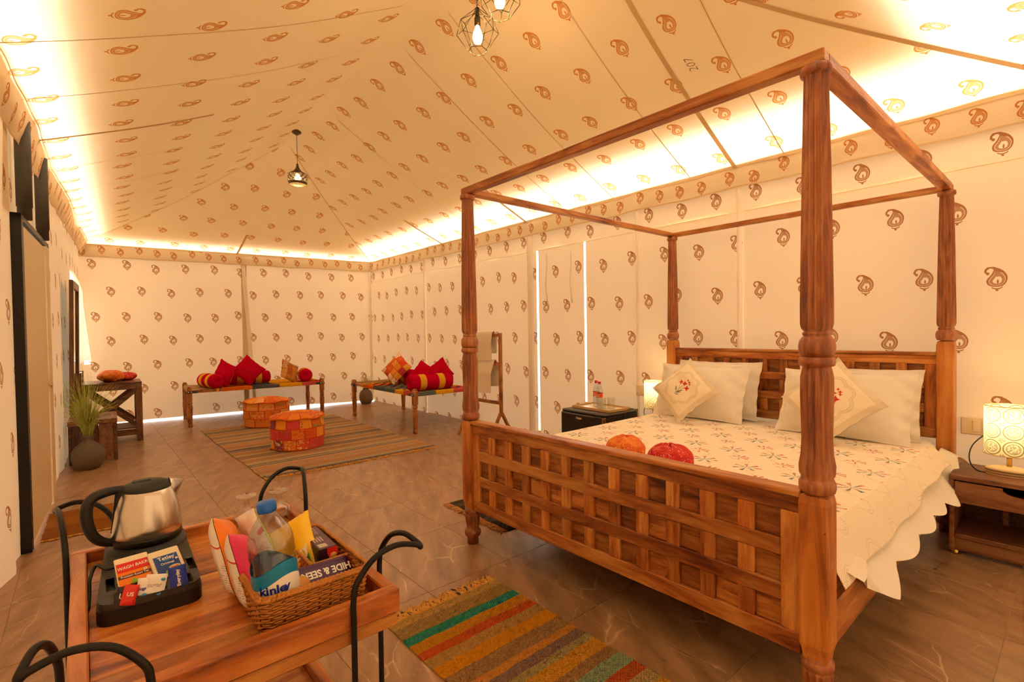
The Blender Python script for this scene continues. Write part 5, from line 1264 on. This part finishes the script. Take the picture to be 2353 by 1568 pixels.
def sachet(c, wd, ht, mats, label, lean, yaw, roll, txt, tcol, size, extra=None):
    t_, Y = packet('sachet', c, 0, 0, 0, 0, label, lean, yaw); Y = Y @ Matrix.Rotation(roll, 4, 'Z')
    g = G(); Z = Y @ Matrix(((1, 0, 0, 0), (0, 0, 1, 0), (0, 1, 0, 0), (0, 0, 0, 1)))
    for side in (1, -1):
        g.grid(lambda a, b, side=side: Y @ Vector(((a-.5)*wd, (b-.5)*ht, side*(.0005+.0045*max(0, (1-(2*a-1)**4)*(1-(2*b-1)**6))))), 8, 10, flip=side < 0)
    bod = g.obj('foil', M[mats], t_)
    text('print', txt, size, M[tcol], t_, Y @ Matrix.Translation((0, 0, .0056)) @ Matrix.Rotation(extra or 0, 4, 'Z'), 1, 0, .0003)
    return t_, Y
sachet((1.185, -1.7315, .768), .032, .042, 'p_dark', 'small dark coffee sachet with red top in the front well of the hospitality tray', .45, .1, -.25, 'US', 'p_white', .016)
s_, Y = sachet((1.19, -1.722, .770), .03, .045, 'p_vred', 'small red coffee sachet in the front well of the hospitality tray', .5, -.1, -.35, 'US', 'p_white', .012)
s_, Y = sachet((1.182, -1.699, .772), .028, .048, 'p_white', 'white sugar sachet behind another in the middle well of the hospitality tray', .35, .2, -.12, 'Sugar', 'p_navy', .01)
s_, Y = sachet((1.186, -1.680, .774), .044, .05, 'p_white', 'white sugar sachet with blue dots in the middle well of the hospitality tray', .45, .15, -.2, 'sugar', 'p_silver', .014)
for dx, dy in ((-.018, -.02), (.012, -.02), (.015, .012)): G().lathe([(.005, 0), (.005, .0006)], 12, Y @ Matrix.Translation((dx, dy, .0052)), ay=.7).obj('blue_dot', M['p_lblue'], s_)
s_, Y = sachet((1.190, -1.640, .778), .038, .056, 'p_navy', 'shiny blue creamer sachet at the end of the hospitality tray', .35, .1, .1, 'Everyday', 'p_white', .011, PI/2)
# basket -------------------------------------------------------------------------
solid('cane', '#b8742a', .5, noise_amt=.3, nscale=60); solid('cane2', '#8a4f1a', .55)
bk = thing('wicker_basket', (1.297, -1.4375, TZ), 'honey coloured wicker basket with dividers full of snacks', 'basket')
bw, bd, bh = .155, .108, .072
def perim(s, z, off=0):
    """rounded rectangle perimeter point, s in 0..1, slight flare with z"""
    k = .93+.07*z/bh; a, b, r = bw*k+off, bd*k+off, .018
    sd = [2*(a-r), PI/2*r, 2*(b-r), PI/2*r]*2; tot = sum(sd); d = (s % 1)*tot
    cs = [(a-r, b-r), (-(a-r), b-r), (-(a-r), -(b-r)), (a-r, -(b-r))]
    seq = [('l', (a-r, b), (-1, 0)), ('c', cs[1], PI/2), ('l', (-a, b-r), (0, -1)), ('c', cs[2], PI), ('l', (-(a-r), -b), (1, 0)), ('c', cs[3], 1.5*PI), ('l', (a, -(b-r)), (0, 1)), ('c', cs[0], 0)]
    for (ty_, p, q), L in zip(seq, sd):
        if d <= L:
            if ty_ == 'l': return Vector((p[0]+q[0]*d, p[1]+q[1]*d, z))
            an = q+d/r; return Vector((p[0]+r*math.cos(an), p[1]+r*math.sin(an), z))
        d -= L
    return Vector((a, 0, z))
g = G(); NS = 44; rows = 13
for j in range(rows):
    z = .006+(bh-.01)*j/(rows-1)
    g.tube([perim(k/(NS*3), z+.0006*math.sin(k*1.7+j), .0022*math.cos(PI*(k*2/3+j))) for k in range(NS*3)], .0025, 5, closed=True)
o = g.obj('cane_weave', M['cane'], bk); o['kind'] = 'stuff'
for k in range(NS): G().tube([perim(k/NS, .002), perim(k/NS, bh)], .0022, 5).obj('cane_stake', M['cane2'], bk)
for dz, off in ((0, .002), (.003, -.0018)):
    g = G(); n = 360; g.tube([perim(k/n, bh+dz+.0012*math.sin(k*2.2), off+.0012*math.cos(k*2.2)) for k in range(n)], .0042, 6, closed=True); g.obj('braided_rim', M['cane'], bk)
G().box((-bw*.93, -bd*.93, 0.0005), (bw*.93, bd*.93, .005), None, .003).obj('basket_floor', M['cane2'], bk)
def divider(p, q, h):
    g = G(); p, q = Vector(p), Vector(q)
    for j in range(10): g.tube([p.lerp(q, k/24)+Vector((0, 0, .008+(h-.012)*j/9))+(q-p).normalized().cross(Vector((0, 0, 1)))*.002*math.cos(PI*(k+j)) for k in range(25)], .0024, 5)
    g.tube([p.lerp(q, k/60)+Vector((0, 0, h+.0008*math.sin(k*2.2))) for k in range(61)], .0042, 6)
    for k in range(1, 12): g.tube([p.lerp(q, k/12), p.lerp(q, k/12)+Vector((0, 0, h))], .002, 5)
    g.obj('divider', M['cane'], bk)
divider((-bw*.95, .022, 0), (.052, .022, 0), .066); divider((.052, .022, 0), (.052, bd*.96, 0), .066)
BZ = TZ+.006
# water bottle
wb = thing('water_bottle', (1.398, -1.496, BZ), 'large clear water bottle with blue cap and wavy blue label in the wicker basket', 'bottle', 0)
G().lathe([(.034, 0), (.039, .004), (.04, .012), (.04, .085), (.0395, .09), (.041, .098), (.039, .104), (.041, .112), (.0385, .118), (.0405, .127), (.0385, .133), (.041, .145), (.0395, .152), (.041, .16), (.0395, .178), (.034, .197), (.022, .218), (.0155, .23), (.0145, .235), (.0145, .245)], 40).obj('bottle_body', M['pet'], wb)
def wav(a): return .108+.012*math.sin(2*a+1.0)
lab = G().grid(lambda a, b: Vector((.0412*math.cos(2*PI*a), .0412*math.sin(2*PI*a), .012+(wav(2*PI*a)+.016-.012)*b)), 60, 4).obj('label_blue', M['p_teal'], wb)
G().grid(lambda a, b: Vector((.0416*math.cos(2*PI*a), .0416*math.sin(2*PI*a), .012+(wav(2*PI*a)-.014-.012)*b)), 60, 4).obj('label_white', M['p_white'], wb)
av = math.atan2(CAM.y+1.499, CAM.x-1.372)
for k, ch in enumerate('kinley'):
    a = av-.55+.2*k+(.03 if k > 1 else 0)
    text('label_print', ch, .024, M['p_navy'], wb, frame((.0423*math.cos(a), .0423*math.sin(a), .083), (-math.sin(a), math.cos(a), 0), (0, 0, 1)), 1, 0, .0008)
G().lathe([(.0165, .236), (.0172, .238), (.0172, .254), (.0155, .257), (.001, .2575)], 28, cap=False).obj('cap', M['p_capb'], wb)
wb.scale = (1.04, 1.04, .92); wb.rotation_euler = (.085, -.02, 0)
# crisp packets: pillow bags, coloured front, pale back
def back_print():
    m, t, p = newmat('packet_back'); v = t.n('TexCoord').outputs['Object']; x, y, z = t.sep(v)
    ln = t.m('MULTIPLY', t.m('GREATER_THAN', t.m('SINE', t.m('MULTIPLY', z, 1400.0)), .2), t.m('GREATER_THAN', t.noise(v, 160, 2), .5))
    ln = t.m('MULTIPLY', ln, t.m('LESS_THAN', t.m('ABSOLUTE', t.m('ADD', z, .025)), .03))
    sw = t.m('LESS_THAN', t.m('ABSOLUTE', t.m('SUBTRACT', t.noise(v, 17, 1), .56)), .018)
    sw = t.m('MULTIPLY', sw, t.m('GREATER_THAN', z, .005))
    c = t.mix(t.m('MULTIPLY', ln, .55), srgb('#eee6da'), srgb('#6a625c')); c = t.mix(sw, c, srgb('#cf3a28'))
    t.put(p.inputs['Base Color'], c); p.inputs['Roughness'].default_value = .3; return m
M['p_back'] = back_print()
def bag(c, wd, ht, th, rz, rx, ry, mats, label, name='crisp_packet', words=None):
    t_ = thing(name, c, label, 'snack packet')
    X = Matrix.Rotation(rz, 4, 'Z') @ Matrix.Rotation(rx, 4, 'X') @ Matrix.Rotation(ry, 4, 'Y')
    g = G()
    for side in (1, -1):
        def fn(a, b, side=side):
            u, v = a*2-1, b*2-1
            f = max(0, 1-abs(u)**2.5)**.6*max(0, 1-abs(v)**5)**.6
            cr = .003*math.sin(u*26)*max(0, (abs(v)-.82)/.18)
            return X @ Vector((wd/2*u*(1-.05*(1-v*v)), side*(th/2*f+.0006)+cr+.004*nz(u*2.5, v*2.5, c[0]*9+side)*f, ht/2*v))
        g.grid(fn, 16, 20, None, 0 if side < 0 else 1, flip=side > 0)
    g.obj('foil_bag', [M[mats[0]], M[mats[1]]], t_)
    return t_, X
bag((1.20, -1.545, .80), .12, .165, .05, -.3, .30, -.42, ('p_back', 'p_or'), 'white and orange crisp packet standing at the edge of the wicker basket')
bag((1.265, -1.527, .785), .115, .155, .05, -.35, .32, -.40, ('p_back', 'p_pink'), 'white and pink crisp packet standing behind the big water bottle')
bag((1.165, -1.475, .795), .07, .16, .03, .5, .1, -.5, ('p_back', 'p_lime'), 'white and lime green crisp packet behind the big water bottle')
yb, X = bag((1.225, -1.412, .775), .12, .15, .045, .5, -.4, -.62, ('p_yel', 'p_yel'), 'yellow crisp packet with green corner beside the purple chocolate box')
G().grid(lambda a, b: X @ Vector((.016+.04*a*(1-.3*b), -.0245+.012*b*b, -.075+.055*b)), 6, 6).obj('green_corner', M['p_grn'], yb)
text('print', 'Lay', .035, M['p_white'], yb, X @ frame((.03, -.0262, -.02), (1, 0, .3), (-.3, 0, 1)), 1, .1, .001)
# chocolate box
cb = thing('chocolate_box', (1.25, -1.368, BZ), 'purple and red chocolate biscuit box standing in the wicker basket', 'box', -.03)
CH = .078
bx('carton', (-.075, -.021, 0), (.075, .021, CH), M['p_dark'], cb, .001)
bx('top_print', (-.073, -.0195, CH), (.073, .0195, CH+.0006), solid('p_mauve', '#5a3a52', .4), cb, 0)
g = G()
for k in range(6): g.box((-.065, -.016+.0045*k, CH+.0006), (-.02, -.0145+.0045*k, CH+.0009))
for k in range(4): g.box((.0, -.016+.006*k, CH+.0006), (.03, -.013+.006*k, CH+.0009))
g.box((.045, -.016, CH+.0006), (.065, .003, CH+.0009)); g.obj('small_print', M['p_silver'], cb)
G().add([(.0756, -.004, CH), (.0756, .021, CH), (.0756, .021, .022), (.0756, .012, .035), (.0756, .004, .05), (.0756, -.002, .062)], [(0, 5, 4, 3, 2, 1)]).obj('red_panel', M['p_vred'], cb)
G().add([(-.075, -.0214, .02), (.03, -.0214, CH), (-.075, -.0214, CH)], [(0, 1, 2)]).obj('red_panel', M['p_vred'], cb)
G().lathe([(.009, 0), (.009, .001)], 16, frame((.0757, .011, .056), (0, 1, 0), (0, 0, 1)), ay=1.1).obj('nut_print', M['p_gold'], cb)
# biscuit packet
bs, X = thing('biscuit_packet', (1.375, -1.412, BZ+.042), 'purple foil biscuit packet lying in the front of the wicker basket', 'snack packet'), None
XB = frame((0, 0, 0), (-.35, -.94, .05), (.62, -.25, -.75))   # text runs away from the camera side: upside-down as it lies
XB = frame((0, 0, 0), (.16, -.98, .10), (.72, .05, -.70)) @ Matrix.Scale(1.15, 4)
g = G()
for side in (1, -1):
    def fn(a, b, side=side):
        u, v = a*2-1, b*2-1; f = max(0, 1-abs(u)**10)**.5*max(0, 1-abs(v)**6)**.4
        return XB @ Vector((.068*u+.0, .027*v*(1 if abs(u) < .85 else .8), side*(.0135*f+.001)+.003*math.sin(v*16)*max(0, (abs(u)-.85)/.15)))
    g.grid(fn, 24, 12, flip=side < 0)
g.obj('wrapper', M['p_purple'], bs)
text('print', 'HIDE & SEEK', .0185, M['p_white'], bs, XB @ Matrix.Translation((-.012, -.002, .0155)), .95, 0, .0006)
G().lathe([(.015, 0), (.015, .001)], 20, XB @ Matrix.Translation((.04, .008, .0148))).obj('biscuit_print', M['p_gold'], bs)
# glasses behind the basket
M['wglass'] = thin_glass('wine_glass', (.93, .92, .88), .1)
for k, (x, y, lb_) in enumerate(((.845, -1.43, 'clear upturned glass on the trolley beside the kettle'), (.86, -1.345, 'clear upturned glass on the trolley behind the yellow crisp packet'))):
    o = G().lathe([(.036, 0), (.034, .03), (.03, .055), (.012, .066), (.008, .075), (.008, .09), (.024, .096), (.028, .1), (.028, .102), (.001, .102)], 28, cap=False).obj('stemmed_glass', M['wglass']); o.location = (x, y, TZ); tag(o, lb_, 'glass')
